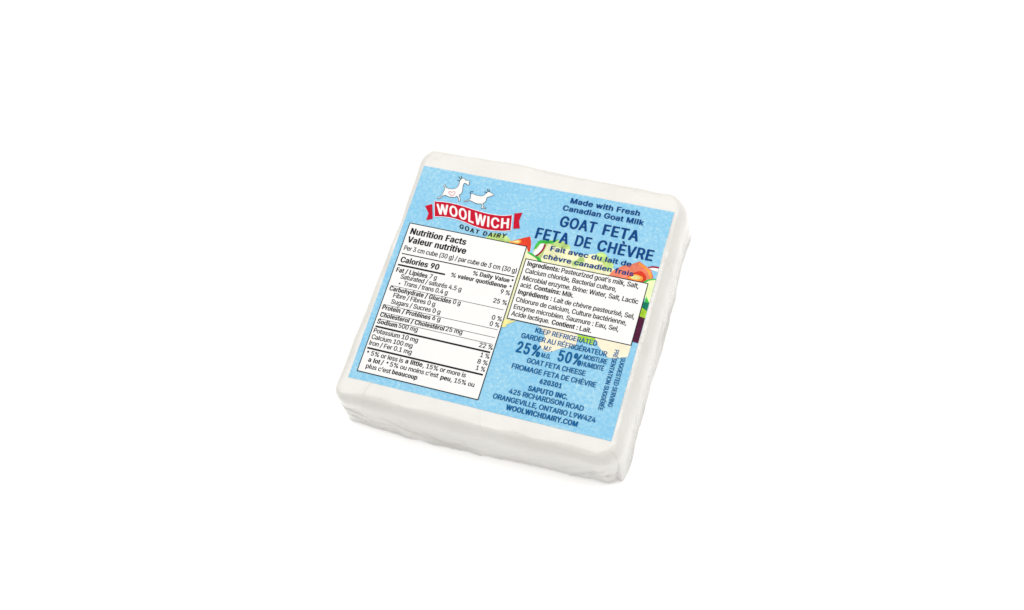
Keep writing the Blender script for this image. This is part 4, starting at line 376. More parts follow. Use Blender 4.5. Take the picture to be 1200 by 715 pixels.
  'e': (404, [[[63,359,32,328,19,311,4,281,-3,258,-6,236,-8,233,-8,218,-11,216,-11,158,-8,156,-8,141,-6,138,-6,128,-3,126,-1,108,4,101,9,83,32,48,60,19,100,-6,105,-6,113,-11,135,-18,160,-21,163,-23,178,-23,180,-26,245,-26,248,-23,288,-18,310,-11,318,-6,323,-6,360,17,387,43,407,76,409,93,400,102,380,109,373,109,370,112,363,112,340,119,328,119,325,122,295,122,293,119,280,119,268,114,259,106,252,88,235,72,220,64,203,64,183,74,173,82,164,93,152,116,144,138,144,151,380,152,383,154,395,154,408,159,417,168,417,218,414,221,412,256,409,258,409,266,402,288,379,328,345,362,330,372,285,392,278,392,265,397,253,397,250,399,238,399,235,402,173,402,170,399,143,397,140,394,133,394,110,387,80,372],[144,241,149,258,164,286,180,302,198,312,218,309,242,288,252,271,262,241]]]),
  'g': (425, [[[408,389,395,394,383,394,380,397,305,397,303,394,290,394,275,389,265,394,243,397,240,399,228,399,225,402,168,402,165,399,138,397,135,394,128,394,105,387,75,372,65,364,22,318,7,291,7,286,-1,271,-3,253,-6,251,-8,223,-11,221,-11,163,-8,161,-6,131,-3,128,-3,121,4,98,24,63,34,51,65,22,103,2,125,-6,165,-11,168,-13,223,-13,225,-11,238,-11,240,-8,253,-8,255,-6,267,-4,264,-32,254,-54,245,-66,223,-78,210,-78,208,-81,203,-78,190,-78,165,-63,138,-31,125,-26,113,-26,110,-23,90,-23,88,-26,68,-28,53,-38,35,-46,30,-51,18,-56,7,-67,7,-74,12,-84,19,-94,60,-133,95,-151,125,-161,135,-161,138,-163,168,-166,170,-168,240,-168,243,-166,260,-166,263,-163,288,-161,298,-156,305,-156,320,-151,350,-136,368,-123,397,-92,407,-74,414,-52,414,-42,417,-39,417,381],[210,312,228,302,239,291,247,281,259,253,262,236,264,233,264,223,267,221,267,166,264,163,264,151,262,148,262,141,257,126,242,98,218,79,198,77,180,87,167,101,152,128,147,143,147,151,144,153,144,166,142,168,142,216,144,218,144,231,147,233,149,251,167,286,185,304,200,312]]]),
  'h': (410, [[[16,518,8,509,8,-1,21,-13,41,-15,44,-18,121,-18,124,-15,144,-13,158,-1,158,229,160,231,160,251,163,254,165,269,178,291,189,302,204,310,216,310,224,305,240,286,250,256,250,-1,264,-13,284,-15,286,-18,366,-18,369,-15,381,-15,394,-10,403,-1,403,261,400,264,398,294,390,316,378,339,336,377,316,387,294,395,286,395,284,397,254,400,251,402,204,402,201,400,174,397,159,392,158,509,144,520,124,523,121,525,44,525,41,523,29,523]]]),
  'i': (167, [[[138,-15,150,-10,159,-1,159,381,145,392,125,395,123,397,45,397,43,395,30,395,18,390,9,381,9,-1,23,-13,43,-15,45,-18,123,-18,125,-15]],[[171,471,171,494,166,506,145,528,130,535,110,538,108,540,60,540,58,538,38,535,23,528,1,506,-4,494,-4,471,4,456,25,438,50,428,63,428,65,425,103,425,105,428,118,428,133,432,150,442,164,456]]]),
  'l': (185, [[[149,-15,161,-10,170,-1,170,509,156,520,136,523,134,525,51,525,49,523,36,523,24,518,15,509,15,-1,29,-13,49,-15,51,-18,134,-18,136,-15]]]),
  'm': (610, [[[603,-1,603,271,600,274,600,291,598,294,598,304,593,319,580,341,556,368,539,380,519,390,496,397,489,397,486,400,474,400,471,402,401,402,399,400,386,400,384,397,366,395,351,387,346,387,326,375,319,375,311,382,291,392,276,397,269,397,266,400,254,400,251,402,186,402,184,400,161,397,151,392,139,392,136,395,124,395,121,397,44,397,41,395,21,392,8,381,8,-1,16,-10,29,-15,41,-15,44,-18,121,-18,124,-15,144,-13,158,-1,158,239,160,241,160,261,173,291,189,308,199,312,209,308,223,291,223,286,228,279,228,266,230,264,230,-1,239,-10,251,-15,264,-15,266,-18,344,-18,346,-15,366,-13,380,-1,380,259,383,261,385,279,395,296,406,308,416,312,438,301,445,289,448,274,450,271,450,-1,464,-13,484,-15,486,-18,566,-18,569,-15,589,-13]]]),
  'n': (410, [[[394,-10,403,-1,403,261,400,264,398,294,390,316,375,341,344,372,316,387,294,395,286,395,284,397,254,400,251,402,204,402,201,400,174,397,154,390,146,390,136,395,124,395,121,397,44,397,41,395,29,395,16,390,8,381,8,-1,21,-13,41,-15,44,-18,121,-18,124,-15,144,-13,158,-1,158,229,160,231,160,251,163,254,165,269,178,291,189,302,204,310,216,310,224,305,240,286,250,256,250,-1,264,-13,284,-15,286,-18,366,-18,369,-15,381,-15]]]),
  'o': (415, [[[34,46,60,19,85,2,105,-8,135,-18,158,-21,160,-23,173,-23,175,-26,238,-26,240,-23,255,-23,258,-21,280,-18,325,-1,358,22,389,56,409,91,409,96,417,111,419,128,422,131,424,166,427,168,427,208,424,211,424,231,422,233,419,256,402,301,379,333,345,364,310,384,280,394,258,397,255,399,243,399,240,402,175,402,173,399,145,397,143,394,125,392,110,384,105,384,85,374,60,357,34,331,17,306,4,281,-3,258,-6,238,-8,236,-8,218,-11,216,-11,161,-8,158,-8,141,-6,138,-3,118,4,96,17,71],[200,312,220,309,238,297,249,283,264,253,269,228,272,226,272,211,274,208,274,168,272,166,272,151,269,148,267,131,259,116,259,111,242,83,220,67,213,64,203,64,190,69,172,86,154,116,147,138,144,163,142,166,142,211,144,213,147,238,154,261,174,293,190,307]]]),
  'p': (424, [[[16,-153,29,-158,41,-158,44,-160,121,-160,124,-158,136,-158,149,-153,158,-144,159,-15,169,-20,194,-23,196,-25,261,-25,264,-23,291,-20,321,-10,354,7,390,41,408,66,423,99,428,124,430,126,430,136,433,139,433,156,435,159,435,221,433,224,433,239,430,241,430,251,428,254,423,279,403,319,385,341,369,357,349,372,326,385,296,395,274,397,271,400,256,400,254,402,201,402,199,400,171,397,151,390,136,395,124,395,121,397,44,397,41,395,21,392,8,381,8,-144],[216,65,201,72,185,89,170,116,163,139,160,166,158,169,158,211,160,214,160,229,163,231,165,249,178,279,201,305,216,312,224,312,239,305,258,286,270,264,278,241,278,234,280,231,280,219,283,216,283,164,280,161,280,149,278,146,273,121,255,89,239,72,224,65]]]),
  'q': (424, [[[408,-153,417,-144,417,381,403,392,383,395,380,397,303,397,300,395,288,395,273,390,263,395,240,397,238,400,225,400,223,402,170,402,168,400,153,400,150,397,128,395,105,387,75,372,29,329,14,306,4,284,-3,261,-3,254,-6,251,-6,241,-8,239,-8,221,-11,219,-11,159,-8,156,-8,139,-6,136,-6,126,-3,124,-3,116,4,94,22,59,37,39,68,10,103,-10,125,-18,145,-20,148,-23,160,-23,163,-25,228,-25,230,-23,243,-23,245,-20,265,-18,267,-144,275,-153,288,-158,300,-158,303,-160,380,-160,383,-158,395,-158],[200,65,183,75,169,89,152,121,147,146,144,149,144,164,142,166,142,214,144,216,144,229,147,231,147,241,152,256,167,286,185,305,200,312,208,312,215,310,234,296,254,264,262,241,264,214,267,211,267,166,264,164,264,149,262,146,259,129,252,114,252,109,242,91,215,67]]]),
  'r': (259, [[[21,-13,41,-15,44,-18,121,-18,124,-15,144,-13,158,-1,158,239,160,241,160,256,165,271,175,289,191,302,201,308,224,308,226,305,266,308,279,312,288,321,288,386,279,395,266,400,254,400,251,402,189,402,186,400,174,400,171,397,161,397,149,392,124,395,121,397,44,397,41,395,21,392,8,381,8,-1]]]),
  's': (365, [[[34,17,59,-1,104,-18,129,-21,132,-23,147,-23,149,-26,214,-26,217,-23,232,-23,234,-21,259,-18,289,-8,322,9,353,38,371,68,373,83,376,86,376,128,373,131,373,138,363,161,353,173,329,194,297,212,267,222,259,222,257,224,249,224,247,227,239,227,237,229,179,242,169,247,158,258,153,273,156,291,161,301,182,314,194,314,202,309,216,293,223,276,232,267,244,262,279,259,282,262,294,262,297,264,307,264,319,269,329,269,359,279,368,288,366,306,346,341,319,367,284,387,262,394,254,394,252,397,239,397,237,399,224,399,222,402,154,402,152,399,124,397,122,394,114,394,112,392,104,392,89,387,52,367,21,336,6,308,6,301,3,298,3,251,6,248,8,233,18,216,47,187,84,167,114,157,122,157,124,154,132,154,134,152,142,152,144,149,202,137,218,123,223,111,223,96,218,83,207,72,194,64,172,64,162,69,146,88,141,106,129,117,117,122,82,124,79,122,67,122,64,119,29,114,27,112,19,112,4,107,-9,96,-7,78,8,46]]]),
  't': (227, [[[250,-9,259,0,259,5,256,7,251,40,246,55,238,63,225,68,213,68,210,71,185,71,178,68,171,82,171,307,213,308,215,311,228,311,240,316,249,325,249,380,240,388,228,393,171,397,171,472,158,483,138,486,135,488,55,488,53,486,33,483,19,472,19,397,-17,393,-30,388,-39,380,-39,325,-30,316,-17,311,19,307,19,82,21,80,21,65,24,62,26,47,36,30,63,3,100,-14,123,-17,125,-19,138,-19,140,-22,200,-22,203,-19,230,-17]]]),
  'u': (410, [[[16,390,8,381,8,114,10,111,10,96,13,94,13,84,18,69,28,49,40,31,69,5,99,-10,114,-15,121,-15,124,-18,151,-20,154,-23,211,-23,214,-20,226,-20,229,-18,249,-15,259,-10,274,-15,286,-15,289,-18,366,-18,369,-15,381,-15,394,-10,403,-1,403,381,389,392,369,395,366,397,286,397,284,395,264,392,250,381,250,131,248,129,248,121,243,106,233,89,214,72,199,67,178,81,165,104,163,119,160,121,160,141,158,144,158,381,144,392,124,395,121,397,44,397,41,395,29,395]]]),
  'v': (389, [[[417,381,404,392,384,395,381,397,296,397,294,395,281,395,269,390,260,381,255,371,237,316,232,309,227,289,222,281,215,254,210,246,197,206,194,202,175,259,170,266,165,286,160,294,152,321,147,329,142,349,137,356,132,376,121,390,109,395,96,395,94,397,9,397,6,395,-14,392,-28,381,-28,374,-23,366,-15,341,-5,321,-3,309,2,301,5,289,10,281,17,256,27,236,30,224,47,184,50,171,60,151,62,139,80,99,82,86,92,66,95,54,112,14,115,1,126,-10,139,-15,151,-15,154,-18,236,-18,239,-15,259,-13,272,-1,277,16,287,36,290,49,295,56,297,69,307,89,310,101,320,121,322,134,327,141,330,154,340,174,342,186,352,206,362,239,367,246,375,271,385,291,395,324,400,331,407,356,417,376]]]),
  'y': (389, [[[11,-150,24,-155,44,-158,46,-160,59,-160,61,-163,119,-163,121,-160,146,-158,149,-155,164,-153,189,-140,225,-106,250,-61,252,-49,262,-29,265,-16,275,4,285,36,290,44,297,69,307,89,310,101,320,121,322,134,327,141,330,154,335,161,342,186,352,206,362,239,367,246,375,271,385,291,395,324,400,331,407,356,417,376,417,381,409,390,396,395,384,395,381,397,296,397,294,395,281,395,269,390,257,376,235,309,230,301,225,281,220,274,215,254,210,246,205,226,200,219,197,206,194,202,175,259,170,266,165,286,160,294,152,321,147,329,142,349,137,356,132,376,121,390,109,395,96,395,94,397,9,397,6,395,-14,392,-28,381,-28,374,-18,354,-8,321,2,301,12,269,22,249,32,216,42,196,52,164,62,144,65,131,75,111,85,79,90,71,105,26,117,-1,110,-24,105,-31,102,-44,92,-64,86,-70,76,-70,74,-68,39,-70,26,-75,15,-86,7,-121,5,-124,5,-131,2,-134,2,-141]]]),
  'é': (404, [[[63,359,32,328,19,311,4,281,-3,258,-6,236,-8,233,-8,218,-11,216,-11,158,-8,156,-8,141,-6,138,-6,128,-3,126,-1,108,4,101,9,83,32,48,60,19,100,-6,105,-6,113,-11,135,-18,160,-21,163,-23,178,-23,180,-26,245,-26,248,-23,288,-18,310,-11,318,-6,323,-6,360,17,387,43,407,76,409,93,400,102,380,109,373,109,370,112,363,112,340,119,328,119,325,122,295,122,293,119,280,119,268,114,259,106,252,88,235,72,220,64,203,64,183,74,173,82,164,93,152,116,144,138,144,151,380,152,383,154,395,154,408,159,417,168,417,218,414,221,412,256,409,258,409,266,402,288,379,328,345,362,330,372,285,392,278,392,265,397,253,397,250,399,238,399,235,402,173,402,170,399,143,397,140,394,133,394,110,387,80,372],[144,241,149,258,164,286,180,302,198,312,218,309,242,288,252,271,262,241]],[[337,531,323,542,303,544,300,547,215,547,213,544,193,542,179,531,132,433,132,428,145,417,165,414,168,412,238,412,240,414,260,417,274,428,292,458,337,523]]]),
 },
}

WEIGHT = {'L': 'N', 'M': 'M', 'B': 'B', 'T': 'M'}
CAP = 0.509                                   # height of a capital at type size 1
GROW = {'N': 0.011, 'M': 0.014, 'B': 0.018}   # how far each weight swells past it
_cache = {}
def glyph_mesh(ch, wt):
    if (ch, wt) not in _cache:
        adv, parts = GLYPHS[wt][ch]
        V, F = [], []
        for part in parts:                    # an outer contour and the holes in it
            loops = [[Vector((l[i] / 1000, l[i + 1] / 1000, 0)) for i in range(0, len(l), 2)] for l in part]
            vs = [tuple(p) for l in loops for p in l]; b = len(V); V += vs
            for t in tessellate_polygon(loops):
                p, q, r = (vs[i] for i in t)
                cr = (q[0] - p[0]) * (r[1] - p[1]) - (q[1] - p[1]) * (r[0] - p[0])
                if abs(cr) > 1e-9: F.append(tuple(b + i for i in (t if cr > 0 else reversed(t))))
        _cache[(ch, wt)] = (adv / 1000, V, F)
    return _cache[(ch, wt)]
def glyphs(txt, wt, track=0.0):
    """a line of lettering at type size 1: verts, faces, left and right end"""
    V, F, x = [], [], 0.0
    for ch in txt:
        adv, vs, fs = glyph_mesh(ch, wt)
        b = len(V); V += [(p[0] + x, p[1], 0.0) for p in vs]; F += [tuple(b + i for i in f) for f in fs]
        x += adv + track
    return V, F, min(v[0] for v in V), max(v[0] for v in V)
TRACK = {'L': -0.008, 'M': 0.030, 'B': 0.036, 'T': 0.045}

def put_text(pc, row, m, w):
    part, st, cap, u0, v0, u1, v1, txt = row
    wt = WEIGHT[st]
    vs, fs, xa, xb = glyphs(txt, wt, TRACK[st])
    sy = cap / (CAP + 2 * GROW[wt])
    d = Vector((u1 - u0, v1 - v0)); L = d.length; d.normalize()
    sx = L / (xb - xa)
    up = Vector((-d.y, d.x))
    out = []
    for x, y, z in vs:
        p = Vector((u0, v0)) + d * ((x - xa) * sx) + up * ((y + GROW[wt]) * sy)
        out.append((p.x, p.y, w))
    pc.tri(out, fs, m)

def along(pts, t):
    """point at fraction t of a smooth curve through pts"""
    n = len(pts) - 1
    # fraction measured along u
    x = pts[0][0] + (pts[-1][0] - pts[0][0]) * t
    i = 0
    while i < n - 1 and pts[i + 1][0] < x: i += 1
    f = (x - pts[i][0]) / (pts[i + 1][0] - pts[i][0])
    p0, p1, p2, p3 = pts[max(i - 1, 0)][1], pts[i][1], pts[i + 1][1], pts[min(i + 2, n)][1]
    y = 0.5 * (2 * p1 + (p2 - p0) * f + (2 * p0 - 5 * p1 + 4 * p2 - p3) * f * f + (3 * p1 - p0 - 3 * p2 + p3) * f ** 3)
    return x, y

def put_warped(pc, txt, wt, track, top, bottom, m, w):
    vs, fs, xa, xb = glyphs(txt, wt, track)
    bold = GROW[wt]
    out = []
    for x, y, z in vs:
        t = (x - xa) / (xb - xa)
        h = (y + bold) / (CAP + 2 * bold)
        a = along(bottom, t); b = along(top, t)
        out.append((a[0] + (b[0] - a[0]) * h, a[1] + (b[1] - a[1]) * h, w))
    pc.tri(out, fs, m)

def smooth(pts, k=5):
    n = len(pts); out = []
    for i in range(n):
        p0, p1, p2, p3 = (pts[(i + j) % n] for j in (-1, 0, 1, 2))
        for s in range(k):
            f = s / k
            out.append(tuple(0.5 * (2 * b + (c - a) * f + (2 * a - 5 * b + 4 * c - d) * f * f + (3 * b - a - 3 * c + d) * f ** 3)
                             for a, b, c, d in zip(p0, p1, p2, p3)))
    return out

# ------------------------------------------------------------------ tables: everything printed on the label, in millimetres
TEXT = [
    ('nutrition', 'B', 2.13, 3.19, 48.04, 21.52, 48.04, 'Nutrition Facts'),
    ('nutrition', 'B', 2.12, 3.17, 45.19, 22.44, 45.19, 'Valeur nutritive'),
    ('nutrition', 'L', 1.58, 3.03, 42.52, 39.41, 42.52, 'Per 3 cm cube (30 g) / par cube de 3 cm (30 g)'),
    ('nutrition', 'B', 1.91, 3.24, 38.43, 15.89, 38.43, 'Calories 90'),
    ('nutrition', 'B', 1.42, 28.79, 39.16, 38.23, 39.16, 'Daily Value'),
    ('nutrition', 'L', 1.43, 26.58, 39.12, 28.21, 39.12, '%'),
    ('nutrition', 'B', 1.42, 22.35, 37.18, 37.92, 37.18, 'valeur quotidienne'),
    ('nutrition', 'L', 1.43, 20.2, 37.15, 21.79, 37.15, '%'),
    ('nutrition', 'B', 1.54, 3.03, 35.1, 13.27, 35.1, 'Fat / Lipides'),
    ('nutrition', 'L', 1.54, 13.89, 35.19, 16.27, 35.19, '7 g'),
    ('nutrition', 'L', 1.51, 36.57, 35.22, 39.52, 35.22, '9 %'),
    ('nutrition', 'L', 1.53, 5.11, 33.25, 24.82, 33.25, 'Saturated / saturés 4.5 g'),
    ('nutrition', 'L', 1.5, 35.28, 32.04, 39.56, 32.04, '25 %'),
    ('nutrition', 'L', 1.53, 6.76, 31.3, 21.06, 31.3, 'Trans / trans 0.4 g'),
    ('nutrition', 'B', 0.97, 5.15, 31.26, 5.88, 31.26, '+'),
    ('nutrition', 'B', 1.52, 2.97, 28.85, 22.97, 28.85, 'Carbohydrate / Glucides'),
    ('nutrition', 'L', 1.51, 23.51, 28.98, 25.95, 28.98, '0 g'),
    ('nutrition', 'L', 1.52, 4.89, 26.95, 18.5, 26.95, 'Fibre / Fibres 0 g'),
    ('nutrition', 'L', 1.49, 36.45, 26.83, 39.6, 26.83, '0 %'),
    ('nutrition', 'L', 1.51, 4.91, 24.89, 20.85, 24.89, 'Sugars / Sucres 0 g'),
    ('nutrition', 'L', 1.48, 36.41, 24.85, 39.42, 24.85, '0 %'),
    ('nutrition', 'B', 1.51, 2.85, 22.54, 18.46, 22.54, 'Protein / Protéines'),
    ('nutrition', 'L', 1.5, 18.99, 22.71, 21.59, 22.71, '6 g'),
    ('nutrition', 'B', 1.5, 2.97, 20.16, 23.65, 20.16, 'Cholesterol / Cholestérol'),
    ('nutrition', 'L', 1.48, 24.03, 20.32, 29.31, 20.32, '25 mg'),
    ('nutrition', 'B', 1.5, 2.81, 17.91, 9.32, 17.91, 'Sodium'),
    ('nutrition', 'L', 1.49, 9.72, 18.03, 15.9, 18.03, '500 mg'),
    ('nutrition', 'L', 1.46, 35.37, 17.79, 39.6, 17.79, '22 %'),
    ('nutrition', 'L', 1.49, 2.74, 14.91, 17.08, 14.91, 'Potassium 10 mg'),
    ('nutrition', 'L', 1.46, 36.66, 14.95, 39.44, 14.95, '1 %'),
    ('nutrition', 'L', 1.48, 2.77, 12.89, 16.0, 12.89, 'Calcium 100 mg'),
    ('nutrition', 'L', 1.45, 36.39, 12.89, 39.56, 12.89, '8 %'),
    ('nutrition', 'L', 1.47, 2.75, 10.92, 16.41, 10.92, 'Iron / Fer 0.1 mg'),
    ('nutrition', 'L', 1.44, 36.58, 10.89, 39.41, 10.89, '1 %'),
    ('nutrition', 'L', 1.47, 4.39, 7.84, 14.75, 7.84, '5% or less is'),
    ('nutrition', 'B', 1.46, 15.38, 7.99, 20.84, 7.99, 'a little'),
    ('nutrition', 'L', 1.45, 21.01, 7.94, 34.43, 7.94, ', 15% or more is'),
    ('nutrition', 'B', 1.46, 4.24, 5.86, 8.09, 5.86, 'a lot'),
    ('nutrition', 'L', 1.46, 8.37, 5.88, 9.15, 5.88, '/'),
    ('nutrition', 'L', 1.45, 11.17, 5.95, 26.51, 5.95, '5% ou moins c’est'),
    ('nutrition', 'B', 1.44, 27.26, 5.74, 30.32, 5.74, 'peu'),
    ('nutrition', 'L', 1.43, 30.51, 5.76, 37.73, 5.76, ', 15% ou'),
    ('nutrition', 'L', 1.46, 4.21, 3.84, 12.16, 3.84, 'plus c’est'),
    ('nutrition', 'B', 1.45, 12.61, 3.91, 20.61, 3.91, 'beaucoup'),
    ('ingredients', 'B', 1.59, 41.85, 45.58, 51.86, 45.58, 'Ingredients:'),
    ('ingredients', 'L', 1.57, 52.4, 45.6, 75.83, 45.6, 'Pasteurized goat’s milk, Salt,'),
    ('ingredients', 'L', 1.57, 41.89, 43.24, 69.78, 43.24, 'Calcium chloride, Bacterial culture,'),
    ('ingredients', 'L', 1.56, 41.85, 40.84, 76.92, 40.84, 'Microbial enzyme. Brine: Water, Salt, Lactic'),
    ('ingredients', 'L', 1.57, 41.76, 38.64, 45.32, 38.64, 'acid.'),
    ('ingredients', 'B', 1.56, 45.97, 38.69, 54.16, 38.69, 'Contains:'),
    ('ingredients', 'L', 1.56, 54.67, 38.65, 58.18, 38.65, 'Milk.'),
    ('ingredients', 'B', 1.56, 41.75, 36.32, 52.18, 36.32, 'Ingrédients :'),
    ('ingredients', 'L', 1.54, 52.83, 36.18, 77.01, 36.18, 'Lait de chèvre pasteurisé, Sel,'),
    ('ingredients', 'L', 1.54, 41.82, 33.83, 75.26, 33.83, 'Chlorure de calcium, Culture bactérienne,'),
    ('ingredients', 'L', 1.53, 41.85, 31.52, 73.58, 31.52, 'Enzyme microbien. Saumure : Eau, Sel,'),
    ('ingredients', 'L', 1.54, 41.75, 29.33, 53.49, 29.33, 'Acide lactique.'),
    ('ingredients', 'B', 1.53, 54.13, 29.32, 62.04, 29.32, 'Contient :'),
    ('ingredients', 'L', 1.52, 62.55, 29.29, 66.1, 29.29, 'Lait.'),
    ('title', 'M', 1.78, 48.81, 68.19, 70.27, 68.19, 'Made with Fresh'),
    ('title', 'M', 1.77, 47.18, 65.42, 72.18, 65.42, 'Canadian Goat Milk'),
    ('title', 'T', 3.58, 47.62, 60.05, 58.83, 60.05, 'GOAT'),
    ('title', 'T', 3.54, 60.94, 60.0, 71.87, 60.0, 'FETA'),
    ('title', 'T', 3.64, 41.52, 54.75, 51.79, 54.75, 'FETA'),
    ('title', 'T', 3.62, 53.81, 54.81, 58.66, 54.81, 'DE'),
    ('title', 'T', 3.58, 60.68, 54.73, 77.5, 54.73, 'CHÈVRE'),
    ('title', 'M', 1.62, 47.22, 51.75, 72.01, 51.75, 'Fait avec du lait de'),
    ('title', 'M', 1.61, 45.85, 48.91, 73.38, 48.91, 'chèvre canadien frais'),
    ('storage', 'L', 1.54, 50.16, 25.86, 68.74, 25.86, 'KEEP REFRIGERATED'),
    ('storage', 'L', 1.56, 46.59, 23.39, 72.34, 23.39, 'GARDER AU RÉFRIGÉRATEUR'),
    ('storage', 'T', 3.47, 46.32, 18.82, 53.55, 18.82, '25%'),
    ('storage', 'L', 1.43, 54.1, 21.22, 56.71, 21.22, 'M.F.'),
    ('storage', 'L', 1.42, 54.0, 19.01, 56.76, 19.01, 'M.G.'),
    ('storage', 'T', 3.44, 58.82, 19.01, 65.83, 19.01, '50%'),
    ('storage', 'L', 1.46, 65.97, 21.25, 72.93, 21.25, 'MOISTURE'),
    ('storage', 'L', 1.46, 66.01, 19.1, 72.52, 19.1, 'HUMIDITÉ'),
    ('storage', 'L', 1.56, 50.4, 16.43, 67.84, 16.43, 'GOAT FETA CHEESE'),
    ('storage', 'L', 1.55, 46.62, 13.84, 71.68, 13.84, 'FROMAGE FETA DE CHÈVRE'),
    ('address', 'B', 1.5, 55.74, 11.31, 62.35, 11.31, '620301'),
    ('address', 'B', 1.54, 53.13, 8.53, 64.89, 8.53, 'SAPUTO INC.'),
    ('address', 'L', 1.53, 47.99, 6.4, 70.14, 6.4, '425 RICHARDSON ROAD'),
    ('address', 'L', 1.52, 43.95, 3.97, 74.28, 3.97, 'ORANGEVILLE, ONTARIO L9W4Z4'),
    ('address', 'B', 1.57, 48.56, 1.63, 69.73, 1.63, 'WOOLWICHDAIRY.COM'),
    ('serving', 'L', 1.35, 76.37, 24.23, 76.37, 9.34, 'SUGGESTED SERVING'),
    ('serving', 'L', 1.35, 74.04, 26.07, 74.04, 7.79, 'PRÉSENTATION SUGGÉRÉE'),
]
NUTRITION_BOX = [(2.18, 51.55), (40.06, 51.62), (39.96, 2.54), (1.99, 2.43)]
INGREDIENTS_BOX = [(40.96, 47.62), (78.18, 47.7), (78.18, 28.29), (40.94, 28.25)]
RULES = [(0.34, 2.9, 39.28, 41.29), (0.56, 2.95, 18.38, 37.49), (0.17, 2.93, 39.24, 30.49), (0.17, 2.92, 39.3, 24.13), (0.17, 3.02, 39.29, 21.62), (0.17, 3.08, 39.17, 19.48), (0.56, 2.81, 39.23, 16.94), (0.56, 2.64, 39.2, 9.93)]
DOTS = [(39.03, 40.16), (39.03, 38.17), (3.35, 8.78), (10.27, 6.92)]
RIBBON_TOP = [(7.19, 60.33), (9.94, 60.7), (13.47, 60.79), (17.11, 60.52), (21.15, 60.01), (24.74, 59.71), (28.2, 59.79), (30.2, 60.06), (32.75, 60.74)]
RIBBON_BOTTOM = [(8.97, 55.24), (11.59, 55.71), (15.09, 55.84), (18.78, 55.35), (22.15, 54.65), (25.74, 54.33), (29.14, 54.54), (31.76, 54.98), (33.8, 55.59)]
TAIL_LEFT = [(4.87, 58.15), (6.91, 59.25), (8.7, 54.44), (6.79, 53.55), (6.79, 55.99)]
TAIL_RIGHT = [(33.15, 61.38), (35.5, 62.12), (35.29, 59.17), (36.26, 56.88), (34.29, 56.36)]
WORD_TOP = [(8.23, 59.6), (12.15, 59.95), (16.27, 59.82), (18.84, 59.53), (22.14, 59.09), (25.73, 58.8), (28.49, 58.86), (32.12, 59.43)]
WORD_BOTTOM = [(9.57, 56.23), (12.75, 56.51), (15.97, 56.4), (18.91, 56.01), (22.26, 55.41), (26.13, 55.3), (29.53, 55.5), (32.87, 56.17)]
DAIRY_TOP = [(17.7, 54.53), (20.0, 54.27), (22.02, 53.96), (24.17, 53.78), (25.91, 53.78), (28.32, 53.82), (30.67, 54.05), (33.02, 54.44)]
DAIRY_BOTTOM = [(17.86, 53.08), (20.32, 52.72), (22.14, 52.51), (23.72, 52.47), (25.83, 52.37), (27.91, 52.37), (30.43, 52.58), (32.8, 52.94)]
GOAT_BIG = [(8.82, 66.48), (9.46, 65.62), (10.9, 65.37), (12.37, 65.82), (13.04, 66.72), (13.14, 67.73), (13.02, 68.55), (13.28, 69.29), (13.7, 69.75), (14.31, 69.64), (14.96, 69.16), (15.67, 69.38), (16.19, 69.11), (16.04, 68.69), (16.35, 68.15), (16.05, 67.78), (15.22, 68.15), (14.66, 68.11), (14.55, 67.33), (14.71, 66.41), (14.92, 65.31), (14.78, 64.42), (14.32, 63.87), (15.0, 62.87), (15.16, 61.93), (14.83, 61.86), (14.47, 62.76), (13.7, 63.36), (13.15, 62.87), (11.43, 62.67), (10.13, 62.94), (9.26, 62.53), (8.72, 61.67), (7.93, 61.35), (7.9, 61.65), (8.58, 62.09), (9.0, 63.09), (9.06, 64.01), (9.19, 64.91), (9.02, 65.64), (8.53, 66.04)]
HORNS_BIG = [
    [(13.3, 69.21), (12.69, 69.55), (12.23, 70.07)],
    [(13.52, 69.64), (13.14, 69.95), (12.91, 70.44)],
    [(13.15, 68.57), (12.52, 68.75), (12.21, 68.61)],
]
HEART = [(12.28, 63.15), (11.51, 63.52), (10.85, 64.0), (10.87, 64.38), (11.25, 64.53), (11.77, 64.26), (12.12, 64.71), (12.64, 64.66), (12.78, 64.23), (12.6, 63.67)]
GOAT_SMALL = [(17.89, 64.9), (18.45, 65.16), (19.58, 64.94), (20.99, 64.92), (21.8, 65.16), (22.42, 65.97), (22.76, 66.57), (23.19, 66.88), (23.88, 66.72), (25.02, 66.2), (24.91, 65.87), (24.41, 65.69), (23.97, 65.3), (23.42, 65.04), (23.16, 64.54), (23.2, 63.72), (22.94, 62.99), (22.5, 62.6), (23.03, 62.04), (23.03, 61.37), (23.93, 61.4), (24.0, 61.19), (22.79, 61.02), (22.48, 61.1), (22.57, 61.94), (21.93, 62.41), (21.01, 62.22), (19.68, 62.4), (18.29, 62.79), (17.39, 62.38), (16.63, 62.0), (16.55, 62.25), (17.3, 62.66), (18.08, 63.2), (18.14, 63.89)]
HORNS_SMALL = [
    [(23.05, 66.77), (22.64, 67.3), (22.55, 67.81)],
    [(23.35, 66.84), (23.13, 67.32), (23.24, 67.64)],
    [(22.81, 66.42), (22.22, 66.61), (21.76, 66.51)],
    [(17.96, 64.91), (17.47, 65.34), (17.6, 65.82), (18.18, 65.79), (18.28, 66.11)],
]
